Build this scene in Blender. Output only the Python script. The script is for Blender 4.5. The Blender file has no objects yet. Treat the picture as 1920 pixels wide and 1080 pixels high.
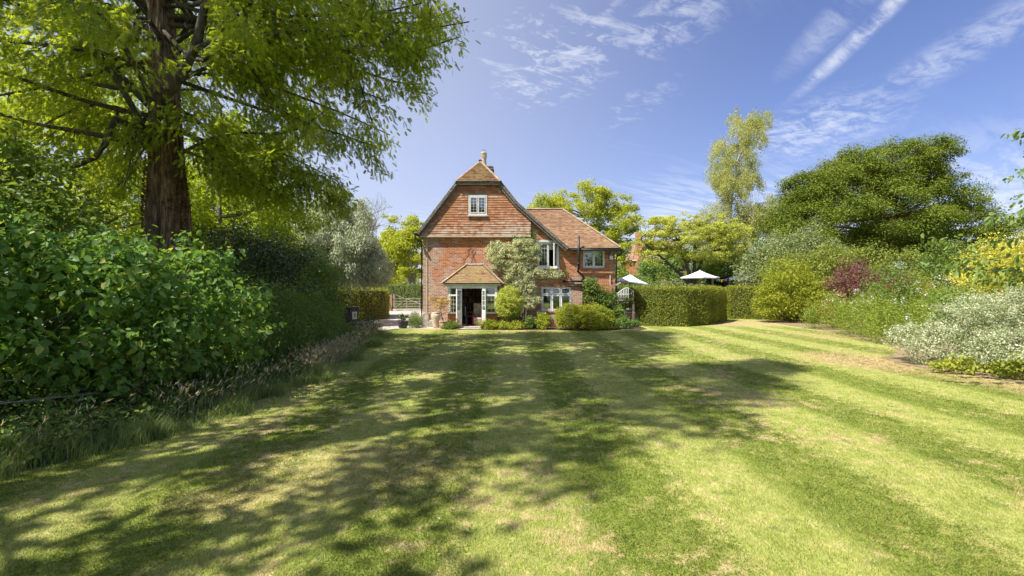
import bpy, math, random
import numpy as np
from mathutils import Vector, Matrix
R = math.radians
rng = np.random.default_rng(7)
random.seed(7)
scene = bpy.context.scene
COL = scene.collection

# ------------------------------------------------------------------ camera
F, CX, CY, EYE = 907.0, 960.0, 540.0, 2.0
cam_d = bpy.data.cameras.new('camera'); cam = bpy.data.objects.new('camera', cam_d); COL.objects.link(cam)
cam.location = (0, 0, EYE); cam.rotation_euler = (R(90), 0, 0)
cam_d.sensor_width = 36; cam_d.lens = F / 1920 * 36; cam_d.clip_end = 2000; cam_d.clip_start = 0.05
scene.camera = cam
def P(px, py, d): return np.array(((px-CX)/F*d, d, EYE-(py-CY)/F*d))

# ------------------------------------------------------------------ node helper
class S:
    def __init__(s, nt, sock): s.nt, s.k = nt, sock
    def _m(s, op, o=None, c=None):
        n = s.nt.nodes.new('ShaderNodeMath'); n.operation = op
        for i, v in enumerate((s, o, c)):
            if v is None: continue
            if isinstance(v, S): s.nt.links.new(v.k, n.inputs[i])
            else: n.inputs[i].default_value = v
        return S(s.nt, n.outputs[0])
    def __add__(s, o): return s._m('ADD', o)
    def __sub__(s, o): return s._m('SUBTRACT', o)
    def __mul__(s, o): return s._m('MULTIPLY', o)
    def __truediv__(s, o): return s._m('DIVIDE', o)
    def sin(s): return s._m('SINE')
    def abs(s): return s._m('ABSOLUTE')
    def pow(s, o): return s._m('POWER', o)
    def min(s, o): return s._m('MINIMUM', o)
    def max(s, o): return s._m('MAXIMUM', o)
    def atan2(s, o): return s._m('ARCTAN2', o)
    def sqrt(s): return s._m('SQRT')
    def mr(s, a, b, c=0., d=1., smooth=True):
        n = s.nt.nodes.new('ShaderNodeMapRange'); n.interpolation_type = 'SMOOTHSTEP' if smooth else 'LINEAR'
        s.nt.links.new(s.k, n.inputs[0])
        for i, v in zip((1, 2, 3, 4), (a, b, c, d)): n.inputs[i].default_value = v
        return S(s.nt, n.outputs[0])
def sep(nt, sock):
    n = nt.nodes.new('ShaderNodeSeparateXYZ'); nt.links.new(sock.k if isinstance(sock, S) else sock, n.inputs[0])
    return [S(nt, o) for o in n.outputs]
def comb(nt, *v):
    n = nt.nodes.new('ShaderNodeCombineXYZ')
    for i, x in enumerate(v):
        if isinstance(x, S): nt.links.new(x.k, n.inputs[i])
        else: n.inputs[i].default_value = x
    return S(nt, n.outputs[0])
def noise(nt, vec, scale, detail=3, rough=.55, dist=0.):
    n = nt.nodes.new('ShaderNodeTexNoise'); nt.links.new(vec.k, n.inputs['Vector'])
    n.inputs['Scale'].default_value = scale; n.inputs['Detail'].default_value = detail
    n.inputs['Roughness'].default_value = rough; n.inputs['Distortion'].default_value = dist
    return S(nt, n.outputs[0])
def mixc(nt, f, a, b, mode='MIX'):
    n = nt.nodes.new('ShaderNodeMix'); n.data_type = 'RGBA'; n.blend_type = mode
    for i, v in ((0, f), (6, a), (7, b)):
        if isinstance(v, S): nt.links.new(v.k, n.inputs[i])
        elif i == 0: n.inputs[0].default_value = v
        else: n.inputs[i].default_value = (*v, 1)
    return S(nt, n.outputs[2])
def ramp(nt, f, stops):
    n = nt.nodes.new('ShaderNodeValToRGB'); e = n.color_ramp.elements
    while len(e) < len(stops): e.new(.5)
    for el, (p, c) in zip(e, stops): el.position = p; el.color = (*c, 1)
    nt.links.new(f.k, n.inputs[0]); return S(nt, n.outputs[0])

# ------------------------------------------------------------------ world and sun
SUN = Vector((-0.55, -0.38, 1.0)).normalized()          # direction towards the sun
elev = math.asin(SUN.z); azim = math.atan2(SUN.x, SUN.y)
w = bpy.data.worlds.new('World'); scene.world = w; w.use_nodes = True
nt = w.node_tree; bg = nt.nodes['Background']; bg.inputs[1].default_value = 0.104
sky = nt.nodes.new('ShaderNodeTexSky'); sky.sky_type = 'NISHITA'; sky.sun_disc = False
sky.sun_elevation = elev; sky.sun_rotation = azim % (2*math.pi); sky.air_density = 1.0; sky.dust_density = 1.2; sky.ozone_density = 1.6
tc = nt.nodes.new('ShaderNodeTexCoord'); gx, gy, gz = sep(nt, tc.outputs['Generated'])
az = gx.atan2(gy)                                       # 0 = straight ahead (north), + = right
el = gz.atan2((gx*gx+gy*gy).sqrt())
base = mixc(nt, 1.0, S(nt, sky.outputs[0]), (.78, .76, .99), 'MULTIPLY')
# thin cirrus: planar layer coordinates, stretched along the wind
iz = gz.max(0.04); u = gx/iz; v = gy/iz
a = R(38); us = u*math.cos(a)+v*math.sin(a); vs = v*math.cos(a)-u*math.sin(a)
n1 = noise(nt, comb(nt, us*.5, vs*2.6, 0.), 2.2, 9, .68, .7)
n2 = noise(nt, comb(nt, us*1.1, vs*2.6, 3.), 3.6, 8, .70, .9)
n3 = noise(nt, comb(nt, us*.25, vs*.9, 7.), .9, 5, .5, .3)
n4 = noise(nt, comb(nt, u, v, 1.), 9., 6, .62, .6)
def blob(a0, e0, ra, re, rot=0.):
    A = az-R(a0); E = el-R(e0); c, s_ = math.cos(R(rot)), math.sin(R(rot))
    X = (A*c+E*s_)*(1/R(ra)); Y = (E*c-A*s_)*(1/R(re))
    return (X*X+Y*Y).sqrt().mr(1.0, .15)
patches = blob(5, 25, 17, 7.5, 25).max(blob(14, 20, 9, 3, 20)*.5).max(blob(0, 27.5, 12, 4, 20)).max(blob(32, 15.5, 11, 4, 8)*.8).max(blob(18, 28, 12, 5, 20)*.8).max(blob(43, 20, 11, 2.2, 22)*.6)
c_patch = patches * (n2*.55+n4*.45).mr(.40, .64)
streak = blob(36.5, 23.5, 10.5, 1.1, 37).max(blob(34.5, 25.2, 9, 2.0, 36)*.5) * (n1*.6+n2*.4).mr(.36, .64)
veil = (n3*.6+n1*.4).mr(.42, .70) * az.mr(R(50), R(-5)) * .38
low = el.mr(R(17), R(2)) * n1.mr(.36, .62) * .85
leftw = az.mr(R(34), R(-25)) * .40
cl = (c_patch*.62).max(streak*.80).max(veil).max(low).max(leftw)
far = el.mr(R(14), R(0)) * .45
cl = cl.max(far)
skyc = mixc(nt, cl, base, (5.9, 6.1, 6.6))
nt.links.new(skyc.k, bg.inputs[0])

sun_d = bpy.data.lights.new('sun', 'SUN'); sun_d.energy = 4.9; sun_d.angle = R(.53); sun_d.color = (1, .955, .87)
sun = bpy.data.objects.new('sun', sun_d); COL.objects.link(sun); sun.location = (-20, -15, 40)
sun.rotation_euler = SUN.to_track_quat('Z', 'Y').to_euler()
scene.view_settings.view_transform = 'Standard'; scene.view_settings.look = 'None'
scene.view_settings.exposure = 0.74; scene.view_settings.gamma = 1
scene.cycles.max_bounces = 8; scene.cycles.transparent_max_bounces = 12

# ------------------------------------------------------------------ object helpers
def tag(o, label=None, cat=None, group=None, kind=None):
    if label: o['label'] = label
    if cat: o['category'] = cat
    if group: o['group'] = group
    if kind: o['kind'] = kind
    return o
def empty(name, loc, label=None, cat=None, group=None):
    o = bpy.data.objects.new(name, None); COL.objects.link(o); o.location = loc; o.empty_display_size = .3
    return tag(o, label, cat, group)
def base_of(p):
    v = Vector((0, 0, 0))
    while p is not None: v += p.location; p = p.parent
    return v
def mesh_np(name, V, faces, m, parent=None, smooth=False, flat=False):
    """V (n,3) world coordinates; faces = list of int arrays (k, 3|4)."""
    V = np.asarray(V, dtype=np.float64)
    b = np.array(base_of(parent))
    me = bpy.data.meshes.new(name); me.vertices.add(len(V)); me.vertices.foreach_set('co', (V-b).astype(np.float32).ravel())
    faces = [np.asarray(f, dtype=np.int32) for f in faces if len(f)]
    tot = sum(f.size for f in faces); n = sum(len(f) for f in faces)
    me.loops.add(tot); me.polygons.add(n)
    me.loops.foreach_set('vertex_index', np.concatenate([f.ravel() for f in faces]))
    lt = np.concatenate([np.full(len(f), f.shape[1], np.int32) for f in faces])
    ls = np.concatenate([[0], np.cumsum(lt)[:-1]]).astype(np.int32)
    me.polygons.foreach_set('loop_start', ls)
    if smooth or flat: me.polygons.foreach_set('use_smooth', np.full(n, smooth))
    me.update(calc_edges=True); me.materials.append(m)
    o = bpy.data.objects.new(name, me); COL.objects.link(o)
    if parent is not None: o.parent = parent
    return o
class MB:
    def __init__(s): s.v = []; s.f = []
    def poly(s, pts, flip=False):
        k = len(s.v); s.v += [tuple(p) for p in pts]; i = list(range(k, k+len(pts))); s.f.append(i[::-1] if flip else i)
    def box(s, x0, x1, y0, y1, z0, z1, M=None):
        k = len(s.v); c = [(x, y, z) for x in (x0, x1) for y in (y0, y1) for z in (z0, z1)]
        if M is not None: c = [tuple(M @ Vector(p)) for p in c]
        s.v += c; s.f += [[k+i for i in q] for q in ((0,1,3,2),(4,6,7,5),(0,4,5,1),(2,3,7,6),(0,2,6,4),(1,5,7,3))]
    def bar(s, a, b, wd, th, up=(0, 0, 1)):
        a, b = Vector(a), Vector(b); d = (b-a); L = d.length; x = d.normalized(); y = Vector(up).cross(x)
        if y.length < 1e-4: y = Vector((1, 0, 0)).cross(x)
        y.normalize(); z = x.cross(y); M = Matrix.Translation(a) @ Matrix((x, y, z)).transposed().to_4x4()
        s.box(0, L, -wd/2, wd/2, -th/2, th/2, M)
    def prism(s, pts, y0, y1):          # polygon in x,z extruded along y
        k = len(s.v); n = len(pts); s.v += [(x, y0, z) for x, z in pts]+[(x, y1, z) for x, z in pts]
        s.f.append([k+i for i in range(n)]); s.f.append([k+n+i for i in range(n)][::-1])
        for i in range(n): j = (i+1) % n; s.f.append([k+j, k+i, k+n+i, k+n+j])
    def slab(s, pts, nrm, t):           # planar polygon given thickness t against nrm
        k = len(s.v); n = len(pts); nv = Vector(nrm).normalized()
        s.v += [tuple(Vector(p)) for p in pts]+[tuple(Vector(p)-nv*t) for p in pts]
        s.f.append([k+i for i in range(n)]); s.f.append([k+n+i for i in range(n)][::-1])
        for i in range(n): j = (i+1) % n; s.f.append([k+j, k+i, k+n+i, k+n+j])
    def tube(s, pts, rad, sides=8, cap=True):
        pts = [Vector(p) for p in pts]; rr = rad if hasattr(rad, '__len__') else [rad]*len(pts)
        k0 = len(s.v); ref = Vector((.31, .17, .93))
        for i, p in enumerate(pts):
            t = (pts[min(i+1, len(pts)-1)]-pts[max(i-1, 0)]).normalized()
            a = t.cross(ref)
            if a.length < 1e-3: a = t.cross(Vector((1, 0, 0)))
            a.normalize(); b = t.cross(a)
            for q in range(sides):
                an = 2*math.pi*q/sides; s.v.append(tuple(p+(a*math.cos(an)+b*math.sin(an))*rr[i]))
        for i in range(len(pts)-1):
            for q in range(sides):
                a0 = k0+i*sides+q; a1 = k0+i*sides+(q+1) % sides; s.f.append([a0, a1, a1+sides, a0+sides])
        if cap:
            s.f.append([k0+q for q in range(sides)][::-1]); s.f.append([k0+(len(pts)-1)*sides+q for q in range(sides)])
    def lathe(s, c, prof, sides=24):
        k = len(s.v); c = Vector(c)
        for r, z in prof:
            for q in range(sides): an = 2*math.pi*q/sides; s.v.append((c.x+r*math.cos(an), c.y+r*math.sin(an), c.z+z))
        for i in range(len(prof)-1):
            for q in range(sides):
                a0 = k+i*sides+q; a1 = k+i*sides+(q+1) % sides; s.f.append([a0, a1, a1+sides, a0+sides])
    def build(s, name, m, parent=None, smooth=False, bevel=0):
        me = bpy.data.meshes.new(name); b = base_of(parent)
        me.from_pydata([(x-b.x, y-b.y, z-b.z) for x, y, z in s.v], [], s.f); me.materials.append(m)
        if smooth:
            for p in me.polygons: p.use_smooth = True
        me.update(); o = bpy.data.objects.new(name, me); COL.objects.link(o)
        if parent is not None: o.parent = parent
        if bevel:
            md = o.modifiers.new('bevel', 'BEVEL'); md.width = bevel; md.segments = 2; md.limit_method = 'ANGLE'
        return o

# ------------------------------------------------------------------ materials
def newmat(name):
    m = bpy.data.materials.new(name); m.use_nodes = True; t = m.node_tree; return m, t, t.nodes['Principled BSDF']
def objco(t):
    n = t.nodes.new('ShaderNodeTexCoord'); return S(t, n.outputs['Object'])
def bump(t, b, h, strength=.4, dist=.01):
    n = t.nodes.new('ShaderNodeBump'); n.inputs['Strength'].default_value = strength; n.inputs['Distance'].default_value = dist
    t.links.new(h.k, n.inputs['Height']); t.links.new(n.outputs[0], b.inputs['Normal'])
def plain(name, c, rough=.7, var=.18, scale=9., bmp=.3, metal=0., spec=.3, c2=None):
    m, t, b = newmat(name); o = objco(t); n = noise(t, o, scale, 5, .6)
    dk = tuple(x*(1-var*1.6) for x in c); lt = c2 or tuple(min(1, x*(1+var)) for x in c)
    t.links.new(mixc(t, n.mr(.3, .7), dk, lt).k, b.inputs['Base Color']); b.inputs['Roughness'].default_value = rough
    b.inputs['Metallic'].default_value = metal; b.inputs['Specular IOR Level'].default_value = spec
    if bmp: bump(t, b, noise(t, o, scale*5, 4, .7), bmp, .01)
    return m
def leafmat(name, dark, light, odd=None, transl=.35, rough=.5, spec=.25, big=.9, tgain=1.5):
    """dark..light = spread of leaf colour from leaf to leaf (and from bough to bough), odd = a few off-colour leaves"""
    m, t, b = newmat(name); g = t.nodes.new('ShaderNodeNewGeometry'); r = S(t, g.outputs['Random Per Island'])
    nz = noise(t, objco(t), big, 3, .6)
    f = (r*.62+nz.mr(.33, .67)*.38)
    dark, light = [tuple(min(.9, q*1.12) for q in c_) for c_ in (dark, light)]; stops = [(0, dark), (.85, light)]
    if odd: stops = [(0, dark), (.75, light), (.93, light), (.96, odd)]
    c = ramp(t, f, stops) if not odd else mixc(t, r.mr(.93, .95), ramp(t, f, [(0, dark), (.8, light)]), odd)
    t.links.new(c.k, b.inputs['Base Color']); b.inputs['Roughness'].default_value = rough; b.inputs['Specular IOR Level'].default_value = spec
    tr = t.nodes.new('ShaderNodeBsdfTranslucent'); tcx = mixc(t, 1., c, (tgain*1.05, tgain, tgain*.45), 'MULTIPLY'); t.links.new(tcx.k, tr.inputs[0])
    mx = t.nodes.new('ShaderNodeMixShader'); mx.inputs[0].default_value = transl
    t.links.new(b.outputs[0], mx.inputs[1]); t.links.new(tr.outputs[0], mx.inputs[2])
    t.links.new(mx.outputs[0], t.nodes['Material Output'].inputs[0]); return m
def barkmat(name, dark, light, sx=14, sz=2.2, strength=.9, dist=.03):
    m, t, b = newmat(name); x, y, z = sep(t, objco(t)); v = comb(t, x*sx, y*sx, z*sz)
    n = noise(t, v, 1., 6, .65, .4); n_ = noise(t, comb(t, x*3., y*3., z*1.2), 1., 4, .6)
    c = mixc(t, (n*.75+n_*.25).mr(.36, .66), dark, light)
    t.links.new(c.k, b.inputs['Base Color']); b.inputs['Roughness'].default_value = .9; b.inputs['Specular IOR Level'].default_value = .15
    bump(t, b, n, strength, dist); return m

def grass_color(t):
    """mown-lawn colour by place on the lawn (stripes, dry patches)"""
    g = t.nodes.new('ShaderNodeNewGeometry'); pos = S(t, g.outputs['Position']); x, y, z = sep(t, pos)
    big = noise(t, pos, .35, 3, .5); mid = noise(t, pos, 1.5, 5, .65); fine = noise(t, comb(t, x*30., y*9., 0.), 1., 4, .75); clump = noise(t, pos, 6., 5, .7)
    st = ((x*(math.pi/1.05)+.95+(noise(t, pos, .5, 2)*1.1)+(clump-.5)*1.2+(mid-.5)*1.0).sin()).mr(-.28, .28)  # mowing stripes: the bent blades' differing reflection painted into the colour
    lightc = mixc(t, (mid*.5+clump*.5).mr(.36, .64), (.33, .37, .085), (.475, .47, .16))
    darkc = mixc(t, (mid*.5+clump*.5).mr(.36, .64), (.155, .215, .028), (.27, .305, .060))
    c = mixc(t, st*.74+.13, darkc, lightc)
    dry = (big*.3+mid*.4+clump*.3).mr(.51, .60)*.8
    def el_(cx, cy, rx, ry): return (((x-cx)*(1/rx)).pow(2.)+((y-cy)*(1/ry)).pow(2.)).sqrt().mr(1., .3)
    edge = el_(13, 27.3, 8, 3.0).max(el_(9.6, 13.2, 1.9, 2.8)).max(el_(15, 20, 5, 3.5)*.6).max(el_(1, 23.0, 8, .7)*.7).max(el_(10.6, 10.2, 1.6, 2.0)*.8).max(el_(-1.7, 5.4, 2.0, 1.4)*.45).max(el_(-2.6, 4.6, .9, .6)*.5)
    dry = dry.max(edge*(mid*.5+clump*.5).mr(.30, .5))
    c = mixc(t, dry, c, mixc(t, clump.mr(.4, .6), (.40, .28, .13), (.56, .45, .24)))
    moss = (noise(t, comb(t, x, y, 5.), 2.6, 5, .7)).mr(.58, .66)*.6
    c = mixc(t, moss, c, (.14, .205, .05))
    return c, fine, clump, pos
def lawnmat():
    m, t, b = newmat('lawn'); c, fine, clump, pos = grass_color(t)
    c = mixc(t, 1., c, mixc(t, fine.mr(.3, .7), (.70, .70, .66), (1.12, 1.12, 1.1)), 'MULTIPLY')
    t.links.new(c.k, b.inputs['Base Color']); b.inputs['Roughness'].default_value = .95; b.inputs['Specular IOR Level'].default_value = .1
    bump(t, b, fine*.6+noise(t, pos, 40., 3, .7)*.6+clump*.6, .9, .03); return m
def blademat():
    m, t, b = newmat('lawn_blade'); c, fine, clump, pos = grass_color(t)
    g = t.nodes.new('ShaderNodeNewGeometry'); r = S(t, g.outputs['Random Per Island'])
    c = mixc(t, 1., c, ramp(t, r, [(0, (.68, .74, .6)), (.6, (1.1, 1.12, .95)), (1, (1.45, 1.35, 1.1))]), 'MULTIPLY')
    c = mixc(t, r.mr(.86, .9)*.6, c, (.52, .44, .24))
    t.links.new(c.k, b.inputs['Base Color']); b.inputs['Roughness'].default_value = .6; b.inputs['Specular IOR Level'].default_value = .2
    tr = t.nodes.new('ShaderNodeBsdfTranslucent'); t.links.new(c.k, tr.inputs[0]); mx = t.nodes.new('ShaderNodeMixShader'); mx.inputs[0].default_value = .3
    t.links.new(b.outputs[0], mx.inputs[1]); t.links.new(tr.outputs[0], mx.inputs[2]); t.links.new(mx.outputs[0], t.nodes['Material Output'].inputs[0]); return m

def brickmat(name='brick', weather=True):
    m, t, b = newmat(name); o = objco(t); x, y, z = sep(t, o)
    n = t.nodes.new('ShaderNodeTexBrick'); t.links.new(comb(t, x+y, z, 0.).k, n.inputs['Vector'])
    n.inputs['Scale'].default_value = 1.; n.inputs['Brick Width'].default_value = .225; n.inputs['Row Height'].default_value = .075
    n.inputs['Mortar Size'].default_value = .010; n.inputs['Mortar Smooth'].default_value = .2; n.inputs['Bias'].default_value = 0
    n.inputs['Color1'].default_value = (0, 0, 0, 1); n.inputs['Color2'].default_value = (1, 1, 1, 1); n.inputs['Mortar'].default_value = (.5, .5, .5, 1)
    rnd = S(t, n.outputs[0]); mort = S(t, n.outputs[1])
    big = noise(t, o, .55, 4, .6); mid = noise(t, o, 2.2, 5, .65); fi = noise(t, o, 18, 4, .7)
    red = ramp(t, rnd*.75+fi*.25, [(0, (.24, .08, .04)), (.35, (.44, .14, .05)), (.7, (.58, .195, .06)), (1, (.62, .30, .14))])
    if weather:
        grey = ramp(t, rnd*.6+fi*.4, [(0, (.19, .095, .06)), (.5, (.40, .21, .14)), (1, (.58, .43, .33))])
        # paler weathering low down on the left half, by the corner and round the pipes
        wx = x.mr(-3.2, -4.6, 0, .9).max(x.mr(3.9, -.4)*z.mr(3.8, 1.8)*.75).max((x-3.3).abs().mr(.7, .1)*z.mr(2.9, 2.2)*z.mr(1.0, 1.6)*.8)
        f = (wx*.75+(big*.4+mid*.6).mr(.40, .60)*.6-.10).mr(.12, .75)
        c = mixc(t, f, red, grey)
        pale = (mid*.4+fi*.6).mr(.57, .68)*f
        c = mixc(t, pale*.7, c, (.62, .54, .47))
        mc = mixc(t, f, (.50, .34, .25), (.62, .55, .46))
    else: c = red; mc = mixc(t, fi, (.35, .25, .2), (.5, .42, .35))
    c = mixc(t, mort, c, mc)
    t.links.new(c.k, b.inputs['Base Color']); b.inputs['Roughness'].default_value = .92; b.inputs['Specular IOR Level'].default_value = .12
    bump(t, b, fi*.5-mort*1., .7, .012); return m
def tilemat(name, stops, lichen=.5, lc=((.27, .20, .06), (.42, .35, .15)), pale=.3, lscale=1.3, low=False, rowf=17.):
    m, t, b = newmat(name); g = t.nodes.new('ShaderNodeNewGeometry'); r = S(t, g.outputs['Random Per Island']); o = objco(t)
    fi = noise(t, o, 22, 4, .7); mid = noise(t, o, lscale, 5, .65); md2 = noise(t, o, 4., 5, .7)
    xx, yy_, zz_ = sep(t, o); row = noise(t, comb(t, (xx+yy_)*1.3, 0., zz_*rowf), 1., 4, .7); c = ramp(t, r*.38+fi*.15+row*.85-.19, stops)
    if pale: wl = (zz_.mr(5.6, 4.7)*.07+xx.mr(-1.5, 1.)*.03) if low else (r*0.); c = mixc(t, (md2*.35+row*.45+r*.05+fi*.15+wl).mr(.50, .62)*pale, c, (.53, .45, .36))
    if lichen: c = mixc(t, (mid*.62+fi*.38).mr(.62-.2*lichen, .72-.2*lichen)*.85, c, mixc(t, fi.mr(.35, .65), lc[0], lc[1]))
    t.links.new(c.k, b.inputs['Base Color']); b.inputs['Roughness'].default_value = .9; b.inputs['Specular IOR Level'].default_value = .12
    bump(t, b, fi, .5, .01); return m
def glassmat():
    m, t, b = newmat('window_glass'); t.nodes.remove(b)
    gl = t.nodes.new('ShaderNodeBsdfGlossy'); gl.inputs['Roughness'].default_value = .02; gl.inputs[0].default_value = (.9, .95, .95, 1)
    tr = t.nodes.new('ShaderNodeBsdfTransparent'); tr.inputs[0].default_value = (.82, .88, .86, 1)
    fr = t.nodes.new('ShaderNodeLayerWeight'); fr.inputs[0].default_value = .25
    mx = t.nodes.new('ShaderNodeMixShader'); t.links.new(S(t, fr.outputs[0]).mr(0, 1, .13, .9, False).k, mx.inputs[0])
    t.links.new(tr.outputs[0], mx.inputs[1]); t.links.new(gl.outputs[0], mx.inputs[2]); t.links.new(mx.outputs[0], t.nodes['Material Output'].inputs[0]); return m

M = dict(
 lawn=lawnmat(), blade=blademat(), brick=brickmat(), brick2=brickmat('plain_brick', False), glass=glassmat(),
 soil=plain('soil', (.075, .055, .035), .95, .35, 6, .8), ground=plain('rough_ground', (.10, .13, .04), .95, .3, 2, .8),
 drysoil=plain('dry_soil', (.28, .21, .12), .95, .25, 5, .6),
 white=plain('white_paint', (.80, .80, .78), .45, .05, 6, .05, c2=(.86, .86, .85)), offwhite=plain('aged_white_paint', (.62, .61, .57), .6, .12, 6, .2),
 oldwood=plain('weathered_oak', (.12, .10, .085), .85, .3, 14, .6, c2=(.27, .245, .215)), gatewood=plain('pale_gate_timber', (.52, .44, .37), .8, .14, 12, .3),
 postwood=plain('brown_post_timber', (.36, .22, .13), .8, .2, 10, .4), cream=plain('cream_render', (.55, .48, .36), .85, .15, 8, .3),
 black=plain('black_iron', (.022, .023, .026), .45, .2, 9, .1, spec=.5), dark=plain('brown_plaster', (.30, .26, .22), .9, .2, 4, 0),  # plaster in one mottled grey-brown tone
 stone=plain('pale_stone', (.46, .42, .35), .9, .25, 7, .6), terra=plain('terracotta', (.50, .30, .19), .85, .2, 8, .3, c2=(.60, .45, .33)),
 buff=plain('buff_clay', (.60, .49, .38), .85, .16, 10, .3), planter=plain('dark_glazed_planter', (.035, .036, .04), .35, .2, 7, .1, spec=.5),
 binm=plain('black_bin_plastic', (.03, .03, .032), .5, .15, 7, .05), sticker=plain('white_sticker', (.50, .48, .43), .6, .08, 5, 0),
 canvas=plain('white_canvas', (.80, .80, .80), .8, .04, 7, .1), pole=plain('dark_pole', (.05, .035, .03), .5, .1, 7, 0), palepole=plain('pale_wood_pole', (.5, .38, .24), .6, .1, 7, 0),
 book1=plain('book_spines_brown', (.20, .12, .07), .7, .3, 30, 0), book2=plain('book_spines_cream', (.45, .38, .27), .7, .3, 30, 0), book3=plain('book_spines_red', (.28, .05, .04), .7, .3, 30, 0),
 book4=plain('book_spines_yellow', (.55, .42, .08), .7, .2, 30, 0), shelf=plain('shelf_wood', (.26, .18, .12), .7, .2, 12, 0), deskw=plain('orange_wood', (.50, .25, .09), .5, .15, 12, 0),
 chairf=plain('floral_fabric', (.50, .42, .34), .9, .3, 9, .1), redf=plain('red_fabric', (.40, .04, .04), .9, .2, 9, .1), curtain=plain('dusky_pink_curtain', (.38, .16, .13), .9, .2, 12, .2),
 blind=plain('cream_blind', (.62, .58, .46), .9, .06, 12, .1), greyfab=plain('grey_fabric', (.25, .27, .28), .9, .2, 9, .1), floorw=plain('floor_boards', (.38, .22, .13), .6, .2, 9, .1),
 lead=plain('grey_lead_flashing', (.30, .31, .33), .6, .2, 8, .1), mesh_=plain('grey_metal', (.40, .42, .43), .5, .2, 30, .2, .3),
 wicker=plain('white_wicker', (.72, .72, .70), .7, .1, 40, .4))
M['gravel'] = plain('gravel', (.52, .44, .34), .95, .28, 28, 1.0, c2=(.70, .62, .52))
TS = [(0, (.13, .08, .055)), (.35, (.27, .155, .09)), (.68, (.39, .24, .14)), (1, (.54, .42, .30))]
M['tile_hung'] = tilemat('hung_clay_tile', [(0, (.20, .095, .055)), (.35, (.36, .155, .078)), (.7, (.48, .225, .115)), (1, (.55, .38, .26))], 0, pale=.85, low=True, rowf=9.)
M['hip_tile'] = tilemat('weathered_hip_tile', [(0, (.20, .14, .10)), (.5, (.34, .25, .18)), (1, (.50, .42, .33))], .5, pale=.6, lscale=4.)
M['tile_roof'] = tilemat('roof_clay_tile', TS, .40, pale=.4, lscale=.9)
M['tile_moss'] = tilemat('lichened_clay_tile', TS, .72, pale=.3, lscale=2.2)

# ------------------------------------------------------------------ foliage helpers
def unit(a): return a/np.maximum(np.linalg.norm(a, axis=-1, keepdims=True), 1e-9)
def rdir(n): return unit(rng.normal(size=(n, 3)))
def leaves(Pn, T, N, L, W, fold=.18, bend=.12, round_=False):
    """folded leaves; returns verts, faces"""
    n = len(Pn); T = unit(T); N = unit(N-(N*T).sum(1, keepdims=True)*T); Sd = np.cross(T, N)
    L = np.broadcast_to(np.asarray(L, float).reshape(-1, 1), (n, 1)); W = np.broadcast_to(np.asarray(W, float).reshape(-1, 1), (n, 1))
    tip = Pn+T*L-N*L*bend
    if not round_:
        a = Pn+T*L*.42+Sd*W*.5+N*W*fold; b = Pn+T*L*.42-Sd*W*.5+N*W*fold
        V = np.stack([Pn, a, tip, b], 1).reshape(-1, 3); k = np.arange(n)[:, None]*4
        return V, np.concatenate([k+np.array([[0, 1, 2]]), k+np.array([[0, 2, 3]])])
    a1 = Pn+T*L*.28+Sd*W*.46+N*W*fold; a2 = Pn+T*L*.68+Sd*W*.40+N*(W*fold-L*bend*.5)
    b1 = Pn+T*L*.28-Sd*W*.46+N*W*fold; b2 = Pn+T*L*.68-Sd*W*.40+N*(W*fold-L*bend*.5)
    V = np.stack([Pn, a1, a2, tip, b2, b1], 1).reshape(-1, 3); k = np.arange(n)[:, None]*6
    return V, np.concatenate([k+np.array([[0, 1, 2, 3]]), k+np.array([[3, 4, 5, 0]])])
def clump_leaves(C, cr, per, ls, flat=.7, droop=.15, lw=.55, up=.5, round_=False, fold=.18, hang=0.):
    """leaves scattered round clump centres C (n,3) with radii cr (n,)"""
    n = len(C); idx = np.repeat(np.arange(n), per); m = len(idx)
    d = rdir(m); rad = rng.random(m)**(1/2.0)*cr[idx]
    off = d*rad[:, None]; off[:, 2] *= flat
    if hang: off[:, 2] -= rng.random(m)*hang*cr[idx]
    p = C[idx]+off
    N = unit(d*.55+np.array([0, 0, up])+rng.normal(size=(m, 3))*.45)
    T = unit(np.cross(N, rdir(m))+np.array([0, 0, -droop])+d*.3)
    L = ls*rng.uniform(.45, 1.45, m)
    return leaves(p, T, N, L, L*lw, fold, .12, round_)
def shell_points(blobs, n, lo=.55, zmin=.05, cull=True):
    """points in the outer layer of a union of ellipsoids"""
    B = np.array(blobs, float); wts = (B[:, 3]*B[:, 4]+B[:, 4]*B[:, 5]+B[:, 3]*B[:, 5]); wts /= wts.sum(); out = []; c = 0
    while c < n:
        k = rng.choice(len(B), n, p=wts); d = rdir(n); r = rng.uniform(lo, 1., n)[:, None]
        p = B[k, :3]+d*B[k, 3:6]*r
        if cull:
            q = ((p[:, None, :]-B[None, :, :3])/B[None, :, 3:6]); inside = (np.linalg.norm(q, axis=2) < lo*.9); inside[np.arange(n), k] = False
            p = p[~inside.any(1)]
        p = p[p[:, 2] > zmin]; out.append(p); c += len(p)
    return np.concatenate(out)[:n]
def lumpy(blobs, n, s, out=.95, seed=0, zs=.7):
    """adds small blobs on the surface of the given ones for an uneven outline"""
    C = shell_points(blobs, n, .93, .3); return list(blobs)+[(*(c), s*q, s*q, s*q*zs) for c, q in zip(C, rng.uniform(.6, 1.4, n))]
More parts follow.
